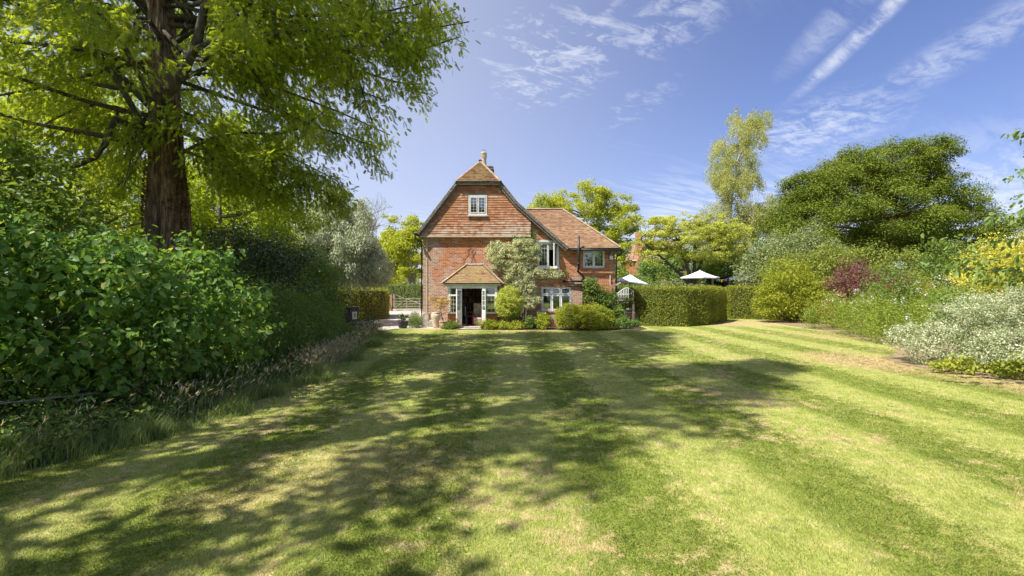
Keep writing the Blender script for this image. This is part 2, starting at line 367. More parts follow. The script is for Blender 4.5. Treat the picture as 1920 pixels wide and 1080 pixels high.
def limb(mb, a, b, r0, r1, sag=.12, seg=5, sides=6, wob=.06):
    a = np.array(a, float); b = np.array(b, float); L = np.linalg.norm(b-a); pts = []
    k1 = rng.normal(size=3)*wob*L; k2 = rng.normal(size=3)*wob*L*.6
    for i in range(seg+1):
        t = i/seg; p = a*(1-t)+b*t+k1*math.sin(math.pi*t)+k2*math.sin(2*math.pi*t); p[2] += sag*L*math.sin(math.pi*t)
        pts.append(p)
    mb.tube(pts, [r0+(r1-r0)*(i/seg)**.8 for i in range(seg+1)], sides, False); return pts
def tree(name, label, cat, base, blobs, lm, bm, tr, ncl, cr, per, ls, group=None, flat=.7, droop=.15, lw=.55, nb=28, stems=None, hang=0., lo=.5, up=.5, fork=.35, round_=False, twigs=0, trunk_top=.8):
    base = np.array(base, float); o = empty(name, tuple(base), label, cat, group)
    ncl = int(ncl*1.25); C = shell_points(blobs, ncl, lo, base[2]+.2); crs = cr*rng.uniform(.55, 1.35, ncl)
    V, Fc = clump_leaves(C, crs, int(per*1.9), ls*1.05, flat, droop, lw, up, round_, hang=hang)
    mesh_np('crown', V, [Fc], lm, o)
    mb = MB(); B = np.array(blobs, float); top = B[:, 2].max(); cen = (B[:, :3]*B[:, 3:4]).sum(0)/B[:, 3].sum()
    H = (B[:, 2]+B[:, 5]).max()
    if stems is None:
        tp = np.array([cen[0], cen[1], base[2]+(H-base[2])*trunk_top]); seg = 9; k = rng.normal(size=3)*.03*(H-base[2])
        pts = [base*(1-t)+tp*t+k*math.sin(math.pi*t)*np.array([1, 1, 0])+np.array([0, 0, 0]) for t in np.linspace(0, 1, seg+1)]
        mb.tube(pts, [tr*(1.25 if i == 0 else 1)*(1-.86*i/seg)+.012 for i in range(seg+1)], 9, False); stempts = [pts]
        srad = [tr]
    else:
        stempts = []; srad = []
        for s_ in stems:
            pts = [np.array(p, float) for p in s_]; dense = []
            for i in range(len(pts)-1):
                for t in np.linspace(0, 1, 4)[:-1]: dense.append(pts[i]*(1-t)+pts[i+1]*t+rng.normal(size=3)*.02)
            dense.append(pts[-1]); mb.tube(dense, [tr*(1-.8*i/(len(dense)-1))+.01 for i in range(len(dense))], 8, False); stempts.append(dense); srad.append(tr)
    sel = rng.choice(ncl, min(nb, ncl), replace=False); mids = []
    for i in sel:
        c = C[i]; best = None
        for sp, sr in zip(stempts, srad):
            n = len(sp)
            for j in range(int(n*fork), n):
                q = sp[j]; d = np.linalg.norm((c-q)*np.array([1, 1, 1.3]))+(0 if q[2] < c[2] else 2.5*(q[2]-c[2]))
                if best is None or d < best[0]: best = (d, q, sr*(1-.8*j/(n-1))+.01)
        pp = limb(mb, best[1], c, min(best[2]*.6, .09+tr*.2), .012, .06, 5, 5); mids.append(pp)
    for i in range(twigs):
        pp = mids[rng.integers(len(mids))]; q = pp[rng.integers(2, len(pp))]; limb(mb, q, C[rng.integers(ncl)]*.35+np.array(q)*.65+rng.normal(size=3)*.2, .014, .005, .02, 3, 4)
    mb.build('trunk', bm, o, True)
    return o
def shrub(name, label, cat, blobs, lm, ncl, cr, per, ls, group=None, flat=.8, droop=.15, lw=.55, up=.45, lo=.6, stems=8, bm=None, round_=False, core=True, fold=.18, hang=0., zmin=.05, base=None):
    B = np.array(blobs, float); b0 = base if base is not None else (float(B[:, 0].mean()), float(B[:, 1].mean()), 0.)
    o = empty(name, b0, label, cat, group)
    C = shell_points(blobs, ncl, lo, zmin); V, Fc = clump_leaves(C, cr*rng.uniform(.6, 1.3, ncl), per, ls, flat, droop, lw, up, round_, fold, hang)
    V[:, 2] = np.maximum(V[:, 2], .015)
    mesh_np('foliage', V, [Fc], lm, o)
    if core:                                  # inner leaves: an inner layer of the same foliage, keeps the bush dense
        C2 = shell_points([(x, y, z, a*.72, b*.72, c*.72) for x, y, z, a, b, c in blobs], max(8, ncl//3), .4, zmin)
        V, Fc = clump_leaves(C2, np.full(len(C2), cr*1.2), per, ls*1.25, flat, droop, lw, up, False, fold)
        V[:, 2] = np.maximum(V[:, 2], .015); mesh_np('inner_foliage', V, [Fc], lm, o)
    if stems:
        mb = MB()
        for i in range(stems):
            c = C[rng.integers(len(C))]; a = np.array([b0[0], b0[1], b0[2]])+np.array([rng.normal()*B[:, 3].max()*.2, rng.normal()*B[:, 4].max()*.2, 0])
            limb(mb, a, c, .03, .008, .05, 4, 5)
        mb.build('stem', bm or M['bark'], o, True)
    return o
def hedge(name, label, path, width, h, lm, n, ls, group=None, cap=True, rough=.07, batter=.0):
    """clipped hedge: front line 'path' [(x,y)..], body of given width behind it"""
    p = np.array(path, float); seg = np.diff(p, axis=0); sl = np.linalg.norm(seg, axis=1); cum = np.concatenate([[0], np.cumsum(sl)]); T = cum[-1]
    o = empty(name, (float(p[:, 0].mean()), float(p[:, 1].mean()), 0), label, 'hedge', group)
    vn = np.zeros_like(p)
    for i in range(len(p)):
        a = seg[max(i-1, 0)]/sl[max(i-1, 0)]; b = seg[min(i, len(seg)-1)]/sl[min(i, len(seg)-1)]; d = a+b; d /= np.linalg.norm(d); vn[i] = (-d[1], d[0])
    def at(t, w_):
        k = np.clip(np.searchsorted(cum, t, side='right')-1, 0, len(seg)-1); f = ((t-cum[k])/sl[k])[:, None]
        q = p[k]*(1-f)+p[k+1]*f; nn = vn[k]*(1-f)+vn[k+1]*f; return q+nn*w_[:, None], nn
    # surface samples over profile front - top - back and the two ends
    A = np.array([T*h, T*width, T*h, h*width, h*width]); A = A/A.sum(); which = rng.choice(5, n, p=A); t = rng.random(n)*T; r = rng.random(n)
    w_ = np.zeros(n); z = np.zeros(n); N = np.zeros((n, 3)); q, nn = at(t, w_)
    m0 = which == 0; z[m0] = r[m0]*h; N[m0, :2] = -nn[m0]
    m1 = which == 1; z[m1] = h; w_[m1] = r[m1]*width; N[m1, 2] = 1
    m2 = which == 2; z[m2] = r[m2]*h; w_[m2] = width; N[m2, :2] = nn[m2]
    e = which >= 3; t[e] = np.where(which[e] == 3, 0, T); w_[e] = r[e]*width; z[e] = rng.random(e.sum())*h
    sg = np.where(which[e] == 3, -1, 1)[:, None]; N[e, :2] = sg*np.where(which[e][:, None] == 3, seg[0]/sl[0], seg[-1]/sl[-1])
    # round the edges
    rc = .16; fz = np.clip((z-(h-rc))/rc, 0, 1); side = (which == 0) | (which == 2) | e
    q, nn = at(t, w_); pos = np.concatenate([q, z[:, None]], 1)
    lum = (np.sin(pos[:, 0]*2.1+pos[:, 2]*1.3)+np.sin(pos[:, 1]*1.7+pos[:, 0]*3.7+1)+np.sin(pos[:, 2]*4.1+pos[:, 0]*1.1))*.018
    pos -= N*(side*fz**2*rc*.55+np.abs(rng.normal(size=n))*rough-.02-(rng.random(n) < .04)*rng.random(n)*.12)[:, None]; pos += N*lum[:, None]
    top = which == 1; ew = np.minimum(w_, width-w_); pos[top, 2] -= np.clip(1-ew[top]/rc, 0, 1)**2*rc*.5
    pos[:, 2] = np.maximum(pos[:, 2], .03)
    Nl = unit(N*.7+np.array([0, 0, .35])+rng.normal(size=(n, 3))*.5); Tt = unit(np.cross(Nl, rdir(n))+N*.45+np.array([0, 0, .15]))
    L = ls*rng.uniform(.6, 1.4, n); V, Fc = leaves(pos, Tt, Nl, L, L*.5); mesh_np('foliage', V, [Fc], lm, o)
    mb = MB(); ins = .13
    for i in range(len(p)-1):
        a0 = p[i]+vn[i]*ins; a1 = p[i+1]+vn[i+1]*ins; b0 = p[i]+vn[i]*(width-ins); b1 = p[i+1]+vn[i+1]*(width-ins)
        if i == 0: s0 = seg[0]/sl[0]*ins; a0 = a0+s0; b0 = b0+s0
        if i == len(p)-2: s1 = seg[-1]/sl[-1]*ins; a1 = a1-s1; b1 = b1-s1
        z0, z1 = .0, h-ins; q = [(*a0, z0), (*a1, z0), (*b1, z0), (*b0, z0), (*a0, z1), (*a1, z1), (*b1, z1), (*b0, z1)]
        k = len(mb.v); mb.v += q; mb.f += [[k+j for j in f] for f in ((0, 1, 5, 4), (1, 2, 6, 5), (2, 3, 7, 6), (3, 0, 4, 7), (4, 5, 6, 7))]
    mb.build('twig_core', M['twigs'], o)
    return o
M['twigs'] = plain('hedge_twigs', (.10, .12, .035), .95, .4, 9, .8)
M['bark'] = barkmat('brown_bark', (.09, .065, .045), (.24, .19, .14)); M['greybark'] = barkmat('grey_bark', (.14, .13, .11), (.36, .33, .28)); M['palebark'] = barkmat('pale_bark', (.30, .27, .22), (.55, .52, .45), 6, 4, .4, .01)
M['redbark'] = barkmat('redwood_bark', (.07, .042, .030), (.43, .30, .215), 24, 2.2, 1.0, .06); M['yewbark'] = barkmat('red_brown_bark', (.16, .07, .045), (.36, .2, .14)); M['darkbark'] = barkmat('dark_bark', (.05, .042, .034), (.16, .14, .115))
#PART2
# ------------------------------------------------------------------ the ground
def sheet(name, pts, z, m, kind='structure', sub=None):
    mb = MB(); mb.poly([(x, y, z) for x, y in pts]); o = mb.build(name, m); tag(o, kind=kind); return o
sheet('ground', [(-400, -60), (400, -60), (400, 500), (-400, 500)], -.012, M['ground'])
sheet('lawn', [(-4.6, -12), (30, -12), (30, 33), (-3.6, 33), (-5.4, 24.2), (-5.6, 21), (-4.9, 16), (-4.4, 10.5), (-4.6, 7.5), (-5.2, 5.4), (-6.2, 4.2), (-8, 3.0), (-8, -12)], 0, M['lawn'])
sheet('gravel_drive', [(-11.5, 24.5), (-7.3, 22.2), (-6.2, 22.6), (-5.7, 23.7), (-3.0, 23.7), (-1.0, 23.45), (-1.0, 25.2), (-4.7, 25.2), (-4.7, 60), (-16, 60), (-12.5, 42), (-9.2, 33), (-8.6, 29)], .006, M['gravel'])
sheet('house_border_soil', [(-3.3, 23.6), (-2.9, 23.2), (-.9, 23.15), (5.9, 22.6), (6.6, 23.6), (6.6, 25.3), (-3.3, 25.3)], .010, M['soil'])
sheet('right_border_soil', [(10.55, 13.8), (10.15, 12.6), (10.55, 10.9), (10.9, 9.0), (12.9, 6), (30, 6), (30, 31), (15.6, 31), (14.8, 26), (14.6, 22), (13.4, 17.4), (12.2, 15.2)], .010, M['drysoil'])
sheet('woodland_soil', [(-5.7, 21), (-5.1, 16), (-4.75, 10.5), (-5.0, 7.5), (-5.6, 5.4), (-6.6, 4.2), (-8.4, 3.2), (-40, 3.2), (-40, 24), (-8, 24), (-7.4, 22.2)], .006, M['soil'])

# ------------------------------------------------------------------ clay tiles
def tiles(O, U, V, poly, gauge, width, name, m, parent, lift=.022, th=.013, jit=.5, holes=(), over=1.28, start=0.):
    """individual clay tiles on the plane O + u U + v V (V up the slope) inside the convex polygon poly"""
    O, U, V = (np.array(a, float) for a in (O, U, V)); U /= np.linalg.norm(U); V /= np.linalg.norm(V); N = np.cross(U, V)
    pl = np.array(poly, float); v0, v1 = pl[:, 1].min(), pl[:, 1].max(); vs = []; fs = []
    quads = np.array([[0, 1, 2, 3], [7, 6, 5, 4], [4, 5, 1, 0], [5, 6, 2, 1], [7, 4, 0, 3], [6, 7, 3, 2]])
    def span(v):
        xs = []
        for i in range(len(pl)):
            a, b = pl[i], pl[(i+1) % len(pl)]
            if (a[1]-v)*(b[1]-v) <= 0 and abs(a[1]-b[1]) > 1e-6: xs.append(a[0]+(b[0]-a[0])*(v-a[1])/(b[1]-a[1]))
        return (min(xs), max(xs)) if xs else None
    r = 0; v = v0+start
    while v < v1-.01:
        sp = span(min(max(v+gauge*.35, v0+1e-3), v1-1e-3))
        if sp is None or sp[1]-sp[0] < .03: v += gauge; r += 1; continue
        wob = math.sin(r*1.7)*.003
        u = sp[0]-width*(.5*(r % 2)+random.uniform(0, .3))
        while u < sp[1]-.005:
            a, b = max(u+.0004, sp[0]), min(u+width-.0004, sp[1]); uu = u; u += width
            if b-a < .012: continue
            cut = []; ok = True
            for hx0, hx1, hz0, hz1 in holes:
                if v+gauge > hz0 and v < hz1 and b > hx0 and a < hx1:
                    if a < hx0: b = hx0
                    elif b > hx1: a = hx1
                    else: ok = False
            if not ok or b-a < .012: continue
            l = lift*(1+random.uniform(-.12, .15)*jit)+wob; dv = random.uniform(-.003, .003)*jit; L = gauge*over; sk = random.uniform(-.004, .004)*jit; lift2 = random.uniform(-.003, .005)*jit
            vt = min(v+L, v1+.02)
            c = [(a, v+dv, l), (b, v+dv+sk, l+lift2), (b, vt, .003), (a, vt, .003)]
            k = len(vs)
            for z in (0, -th):
                for (p_, q_, h_) in c: vs.append(O+U*p_+V*q_+N*(h_+z))
            fs.append(quads+k)
        v += gauge; r += 1
    return mesh_np(name, np.array(vs), [np.concatenate(fs)], m, parent, flat=True)
def plane_tiles(pts, name, m, parent, gauge=.105, width=.165, under=True, **kw):
    """pts: 3-D planar convex polygon, first edge = eaves, seen counter-clockwise from outside"""
    p = [np.array(q, float) for q in pts]; U = p[1]-p[0]; U[2] = 0; U /= np.linalg.norm(U)
    n = np.cross(p[1]-p[0], p[2]-p[0]); n /= np.linalg.norm(n); V = np.cross(n, U)
    poly = [((q-p[0])@U, (q-p[0])@V) for q in p]
    o = tiles(p[0], U, V, poly, gauge, width, name, m, parent, **kw)
    return o, n
def ridge(a, b, parent, m, name='ridge_tile', r=.085, L=.30):
    a, b = np.array(a, float), np.array(b, float); T = np.linalg.norm(b-a); n = max(1, int(T/L)); d = (b-a)/T; s = np.cross(d, (0, 0, 1)); s /= np.linalg.norm(s); up = np.cross(s, d)
    vs = []; fs = []
    for i in range(n):
        p0 = a+d*(T*i/n-.02); p1 = a+d*(T*(i+1)/n+.01); k = len(vs)
        for p_, rr in ((p0, r*1.08), (p1, r*.96)):
            for q in range(7):
                an = math.pi*q/6; vs.append(p_+s*math.cos(an)*rr*1.15+up*(math.sin(an)*rr*.8-.01))
        for q in range(6): fs.append([k+q, k+q+1, k+8+q, k+7+q])
        c = len(vs); vs += [p0-up*.02]; fs += []
    return mesh_np(name, np.array(vs), [np.array(fs)], m, parent)

# ------------------------------------------------------------------ the house
D = 25.0
house = empty('brick_house', (0, D, 0), 'red brick house with a tile-hung half-hipped gable at the far end of the lawn', 'house')
mb = MB(); T = .3
opens = [(1.32, 2.42, 3.05, 4.44), (3.67, 4.80, 3.02, 3.985), (1.52, 3.06, .79, 2.06), (-3.12, -.82, .10, 2.2)]
xs = sorted({-4.6, 5.32, *[o[0] for o in opens], *[o[1] for o in opens]}); zs = sorted({-.1, 4.0, *[o[2] for o in opens if o[2] < 4], *[o[3] for o in opens if o[3] < 4]})
for i in range(len(xs)-1):
    run = None
    for j in range(len(zs)-1):
        cx, cz = (xs[i]+xs[i+1])/2, (zs[j]+zs[j+1])/2; inside = any(a < cx < b and c < cz < d for a, b, c, d in opens)
        if inside:
            if run is not None: mb.box(xs[i], xs[i+1], D, D+T, run, zs[j]); run = None
        elif run is None: run = zs[j]
    if run is not None: mb.box(xs[i], xs[i+1], D, D+T, run, 4.0)
mb.box(-4.6, 1.0, D, D+T, 4.0, 4.76)
mb.box(1.0, 1.32, D, D+T, 4.0, 4.44); mb.prism([(2.42, 4.0), (2.84, 4.0), (2.84, 4.04), (2.42, 4.42)], D, D+T); mb.prism([(1.0, 4.44), (2.40, 4.44), (1.0, 5.68)], D, D+T)
mb.prism([(-4.55, 4.76), (1.0, 4.76), (1.0, 5.66), (.25, 6.28), (-.66, 7.36), (-2.80, 7.36), (-4.62, 4.93)], D+.02, D+T)   # gable behind the hung tiles
mb.box(-4.6, -4.3, D+T, 33, -.1, 4.85); mb.box(5.02, 5.32, D+T, 29.75, -.1, 4.0); mb.box(2.5, 5.32, 29.75, 30.05, -.1, 4.0); mb.box(2.5, 2.8, 30.05, 33, -.1, 4.0); mb.box(-4.6, 2.8, 33, 33.3, -.1, 4.0)
mb.prism([(-4.6, 4.0), (2.8, 4.0), (.25, 6.28), (-.66, 7.36), (-1.72, 8.66), (-2.80, 7.36), (-4.6, 4.9)], 33, 33.3)
mb.build('wall', M['brick'], house)
mb = MB(); mb.box(-4.3, 5.02, D+T, 33, 2.42, 2.60); mb.box(-4.3, 5.02, D+T, 33, -.05, .08); mb.build('floor', M['floorw'], house)
mb = MB(); mb.box(-.7, -.6, D+T, 30, .08, 2.42); mb.box(-4.3, 5.0, 27.6, 27.7, .08, 2.42); mb.box(-4.3, 5.0, 28.2, 28.3, 2.6, 4.6); mb.box(-3.2, -.6, D+T+.002, D+T+.05, 2.2, 2.42); mb.build('partition', M['dark'], house)
mb = MB(); mb.box(-4.425, -4.37, D-.03, D, .75, 4.60); mb.build('corner_strip', M['cream'], house)
mb = MB(); mb.box(-4.66, -4.28, D-.06, D+.3, 0, .72); mb.box(-4.25, -3.75, D-.22, D-.002, 0, .34); mb.build('stone_plinth', M['stone'], house, bevel=.03)

# tile-hung gable face, slightly jettied
TF = D-.17
tz0 = 4.68
hx = (-2.27, -1.25, 5.68, 6.80)                                  # attic window
poly = [(-4.74, 0), (.96, 0), (.96, 1.09), (.27, 1.66), (-.62, 2.72), (-2.86, 2.72), (-4.80, .10)]
tiles((0, TF, tz0), (1, 0, 0), (0, 0, 1), poly, .122, .170, 'hung_tile', M['tile_hung'], house, lift=.023, th=.014, holes=[(hx[0], hx[1], hx[2]-tz0, hx[3]-tz0)], over=1.2)
mb = MB(); zz = tz0
mb.prism([(-4.72, zz), (hx[0]+.03, zz), (hx[0]+.03, 7.38), (-2.80, 7.38), (-4.70, 4.84)], TF+.004, D+.02)
mb.prism([(hx[1]-.03, zz), (.94, zz), (.94, zz+1.09), (.25, zz+1.65), (-.66, 7.38), (hx[1]-.03, 7.38)], TF+.004, D+.02)
mb.box(hx[0]+.03, hx[1]-.03, TF+.004, D+.02, zz, hx[2]+.02); mb.box(hx[0]+.03, hx[1]-.03, TF+.004, D+.02, hx[3]-.02, 7.38)
mb.build('hung_tile_batten', M['dark'], house)
mb = MB(); mb.box(-4.74, .96, TF-.03, D-.001, 4.615, 4.672); mb.build('fascia_board', M['cream'], house)

# roof outline of the main gable (x, z) at the front
L0, L1, R1, R2, R3 = (-4.86, 4.82), (-2.83, 7.47), (-.62, 7.47), (.27, 6.40), (2.90, 4.05)
RX, RZ, Y0, YH, Y1 = -1.72, 8.90, 24.69, 26.40, 33.55
hipp = [(L1[0]-.04, Y0-.10, L1[1]-.06), (R1[0]+.04, Y0-.10, R1[1]-.06), (RX, YH, RZ)]
plane_tiles(hipp, 'hip_roof_tile', M['tile_moss'], house, .10, .165, lift=.045, th=.018)
rl = [(L0[0], Y1, L0[1]), (L0[0], Y0, L0[1]), (L1[0], Y0, L1[1]), (RX, YH, RZ), (RX, Y1, RZ)]
plane_tiles(rl, 'left_roof_tile', M['tile_roof'], house, .115, .18)
rr1 = [(R2[0], Y0, R2[1]), (R2[0], Y1, R2[1]), (RX, Y1, RZ), (RX, YH, RZ), (R1[0], Y0, R1[1])]
plane_tiles(rr1, 'right_roof_tile', M['tile_roof'], house, .115, .18)
rr2 = [(R3[0], Y0, R3[1]), (R3[0], Y1, R3[1]), (R2[0], Y1, R2[1]), (R2[0], Y0, R2[1])]
plane_tiles(rr2, 'catslide_roof_tile', M['tile_roof'], house, .115, .18)
mb = MB()
mb.slab(hipp, (0, -1.4, 1.8), .06); mb.slab(rl, (-1.3, 0, 1), .07); mb.slab(rr1, (1.2, 0, 1), .07); mb.slab(rr2, (.9, 0, 1), .07)
mb.build('roof_deck', M['oldwood'], house)
ridge((RX, YH-.1, RZ+.02), (RX, Y1, RZ+.02), house, M['hip_tile'])
for q in ((hipp[0], hipp[2]), (hipp[1], hipp[2])): ridge(np.array(q[0])+(0, 0, .03), np.array(q[1])+(0, 0, .03), house, M['hip_tile'], 'hip_tile', .06, .12)
def barge(a, b, name='barge_board', dz=-.14, yy=Y0-.03, hgt=.13):
    mb = MB(); d = Vector((b[0]-a[0], 0, b[1]-a[1])).normalized(); n = Vector((-d.z, 0, d.x)); n = n if n.z > 0 else -n
    p = [Vector((a[0], 0, a[1]))-n*.02, Vector((b[0], 0, b[1]))-n*.02, Vector((b[0], 0, b[1]))-n*hgt, Vector((a[0], 0, a[1]))-n*hgt]
    mb.prism([(q.x, q.z) for q in p], yy, yy+.05)
    p2 = [q-n*.06*(1 if i > 1 else 0) for i, q in enumerate(p)]
    mb.prism([((a[0]*.995+b[0]*.005)-n.x*hgt, (a[1]*.995+b[1]*.005)-n.z*hgt), (b[0]-n.x*hgt, b[1]-n.z*hgt), (b[0]-n.x*(hgt+.10), b[1]-n.z*(hgt+.10)), (a[0]-n.x*(hgt+.10), a[1]-n.z*(hgt+.10))], yy+.06, yy+.10)
    mb.build(name, M['oldwood'], house)
barge(L0, L1); barge(R1, R2); barge(R2, R3)
mb = MB(); mb.box(L1[0]+.02, R1[0]-.02, Y0-.07, Y0-.03, L1[1]-.20, L1[1]-.05); mb.build('hip_fascia', M['oldwood'], house)
# wing roof: eaves y 24.56 z 4.03, ridge y 27.27 z 6.45, right hip
We, Wz, Wr, Wrz, Wx, Wxr = 24.56, 4.03, 27.25, 6.43, 5.52, 2.86
wf = [(2.92, We, Wz), (Wx, We, Wz), (Wxr, Wr, Wrz), (.15, Wr, Wrz), (.27, 27.1, 6.32)]
plane_tiles([wf[0], wf[1], wf[2], wf[3]], 'wing_roof_tile', M['tile_roof'], house, .098, .165, lift=.034, th=.016)
wh = [(Wx, We, Wz), (Wx, 29.95, Wz), (Wxr, Wr, Wrz)]
plane_tiles(wh, 'wing_hip_tile', M['tile_roof'], house, .105, .165)
wb = [(Wx, 29.95, Wz), (2.5, 29.95, Wz), (.2, Wr+.02, Wrz), (Wxr, Wr, Wrz)]
plane_tiles(wb, 'wing_back_tile', M['tile_roof'], house, .12, .2)
mb = MB(); mb.slab(wf[:4], (0, -.9, 1), .06); mb.slab(wh, (.9, 0, 1), .06); mb.slab(wb, (0, .9, 1), .06); mb.build('wing_roof_deck', M['oldwood'], house)
ridge((.2, Wr, Wrz+.02), (Wxr, Wr, Wrz+.02), house, M['hip_tile']); ridge((Wx, We, Wz+.05), (Wxr, Wr, Wrz+.03), house, M['hip_tile'], 'hip_tile', .065, .14)
# chimney stack and flue pot
ch = MB(); ch.box(-1.92, -1.10, 27.7, 28.35, 7.6, 8.92); ch.box(-1.97, -1.05, 27.65, 28.40, 8.78, 8.86); ch.box(-1.95, -1.07, 27.67, 28.38, 8.92, 8.99)
cho = ch.build('chimney', M['oldwood'], house)
pot = MB(); pot.lathe((-1.63, 28.0, 8.98), [(.0, 0), (.17, 0), (.155, .1), (.145, .5), (.15, .52), (.17, .54), (.17, .58), (.13, .585), (.13, .62), (.175, .625), (.175, .66), (.13, .665), (.13, .70), (.175, .705), (.175, .74), (.13, .745), (.13, .78), (.17, .785), (.165, .86), (.0, .87)], 20)
pot.build('chimney_pot', M['buff'], cho, True)
cg = MB()
for i in range(8):
    an = i*math.pi/4; cg.tube([(-1.63+.14*math.cos(an)*math.cos(t), 28+.14*math.sin(an)*math.cos(t), 9.83+.19*math.sin(t)) for t in np.linspace(0, 1.5, 6)], .006, 4, False)
for t in (.35, .8, 1.15): cg.tube([(-1.63+.14*math.cos(t)*math.cos(q), 28+.14*math.cos(t)*math.sin(q), 9.83+.19*math.sin(t)) for q in np.linspace(0, 2*math.pi, 13)], .006, 4, False)
cg.build('bird_cage', M['mesh_'], cho)

def window(y, x0, x1, z0, z1, cols=2, transom=None, grid=(3, 5), frame=.055, blind=0, openc=None, sill=True, wood=None, grid_top=True, label=None, deep=.0, plainlow=False):
    wm = wood or M['white']; mb = MB(); y1 = y+.09
    mb.box(x0, x0+frame, y, y1, z0, z1); mb.box(x1-frame, x1, y, y1, z0, z1); mb.box(x0+frame, x1-frame, y, y1, z1-frame, z1); mb.box(x0+frame, x1-frame, y, y1, z0, z0+frame*1.2)
    W = (x1-x0-2*frame); cw = W/cols
    for c in range(1, cols): mb.box(x0+frame+cw*c-.03, x0+frame+cw*c+.03, y+.002, y1-.002, z0+frame*1.2, z1-frame)
    if transom: mb.box(x0+frame, x1-frame, y+.004, y1-.004, transom-.03, transom+.03)
    wf_ = mb.build('window', wm, house)
    if label: wf_['label'] = label
    if sill:
        s = MB(); s.box(x0-.04, x1+.04, y-.07, y+.0, z0-.05, z0+.012); s.build('sill', wm if sill == 'wood' else M['brick2'], wf_)
    for c in range(cols):
        a = x0+frame+cw*c+(.03 if c else 0); b = x0+frame+cw*(c+1)-(.03 if c < cols-1 else 0)
        spans = [(z0+frame*1.2, z1-frame)] if not transom else [(z0+frame*1.2, transom-.03), (transom+.03, z1-frame)]
        for k, (za, zb) in enumerate(spans):
            cs = MB(); f = .034; opened = openc == c
            Mx = None
            if opened: Mx = Matrix.Translation((b, y-.015, 0)) @ Matrix.Rotation(R(62), 4, 'Z') @ Matrix.Translation((-b, -(y-.015), 0))
            cs.box(a, a+f, y-.016, y+.03, za, zb, Mx); cs.box(b-f, b, y-.016, y+.03, za, zb, Mx); cs.box(a+f, b-f, y-.014, y+.03, za, za+f*1.4, Mx); cs.box(a+f, b-f, y-.014, y+.03, zb-f, zb, Mx)
            cso = cs.build('casement', wm, wf_)
            pn = MB(); pn.box(a+f, b-f, y+.008, y+.012, za+f*1.4, zb-f, Mx); pn.build('pane', M['glass'], wf_)
            if grid and not (plainlow and k == 0):
                nx, nz = grid if not (transom and k == 1) else (grid[0], 2)
                gb = MB(); t = .0055
                for i in range(1, nx): X = a+f+(b-a-2*f)*i/nx; gb.box(X-t, X+t, y+.001, y+.007, za+f*1.4, zb-f, Mx)
                for i in range(1, nz): Z = za+f*1.4+(zb-za-f*2.4)*i/nz; gb.box(a+f, b-f, y+.000, y+.006, Z-t, Z+t, Mx)
                gb.build('glazing_bar', M['offwhite'], wf_)
    if blind:
        bl = MB(); bl.box(x0+frame, x1-frame, y+.13, y+.15, z1-frame-blind, z1-.02); bl.build('blind', M['blind'], wf_)
    return wf_
window(TF-.035, -2.24, -1.28, 5.72, 6.76, 2, grid=(2, 5), frame=.10, wood=M['offwhite'], sill='wood', label='small attic casement window in the tile-hung gable')
cu = MB(); cu.box(-2.10, -1.96, D+.06, D+.08, 5.8, 6.66); cu.box(-1.62, -1.50, D+.06, D+.08, 5.8, 6.66); cu.build('curtain', M['greyfab'], house)
window(D-.03, 1.32, 2.42, 3.05, 4.34, 2, grid=(3, 5), blind=.30, openc=1, sill='wood', label='first-floor window beside the climber with its right casement open')
mb = MB(); mb.box(1.24, 2.50, D-.10, D+.1, 4.345, 4.47); mb.build('window_lintel', M['offwhite'], house, bevel=.01)
window(D+.04, 3.67, 4.80, 3.02, 3.985, 2, grid=(3, 4), blind=.22, frame=.065, label='first-floor window under the right end of the eaves')
window(D+.03, 1.52, 3.06, .79, 2.06, 3, transom=1.66, grid=(3, 5), plainlow=True, frame=.07, label='ground-floor three-light window above the clipped bush')
mb = MB(); mb.box(1.45, 3.13, D-.012, D+.02, 2.06, 2.28)
mb.build('window_arch', M['brick2'], house)

# porch bay
YP = 24.08
po = MB()
Ex0, Ex1, Ey, Ez, Tx0, Tx1, Ty, Tz = -3.44, -.50, 23.92, 2.24, -2.33, -1.52, 24.97, 3.20
plane_tiles([(Ex0, Ey, Ez), (Ex1, Ey, Ez), (Tx1, Ty, Tz), (Tx0, Ty, Tz)], 'porch_roof_tile', M['tile_moss'], house, .088, .165, lift=.034, th=.016)
plane_tiles([(Ex1, Ey, Ez), (Ex1, 25, Ez), (Tx1, Ty+.03, Tz)], 'porch_roof_tile', M['tile_moss'], house, .088, .165)
plane_tiles([(Ex0, 25, Ez), (Ex0, Ey, Ez), (Tx0, Ty+.03, Tz)], 'porch_roof_tile', M['tile_moss'], house, .088, .165)
po.slab([(Ex0, Ey, Ez), (Ex1, Ey, Ez), (Tx1, Ty, Tz), (Tx0, Ty, Tz)], (0, -1, 1.1), .04); po.slab([(Ex1, Ey, Ez), (Ex1, 25, Ez), (Tx1, Ty+.03, Tz)], (1, 0, 1), .04); po.slab([(Ex0, 25, Ez), (Ex0, Ey, Ez), (Tx0, Ty+.03, Tz)], (-1, 0, 1), .04)
po.build('porch_roof_deck', M['oldwood'], house)
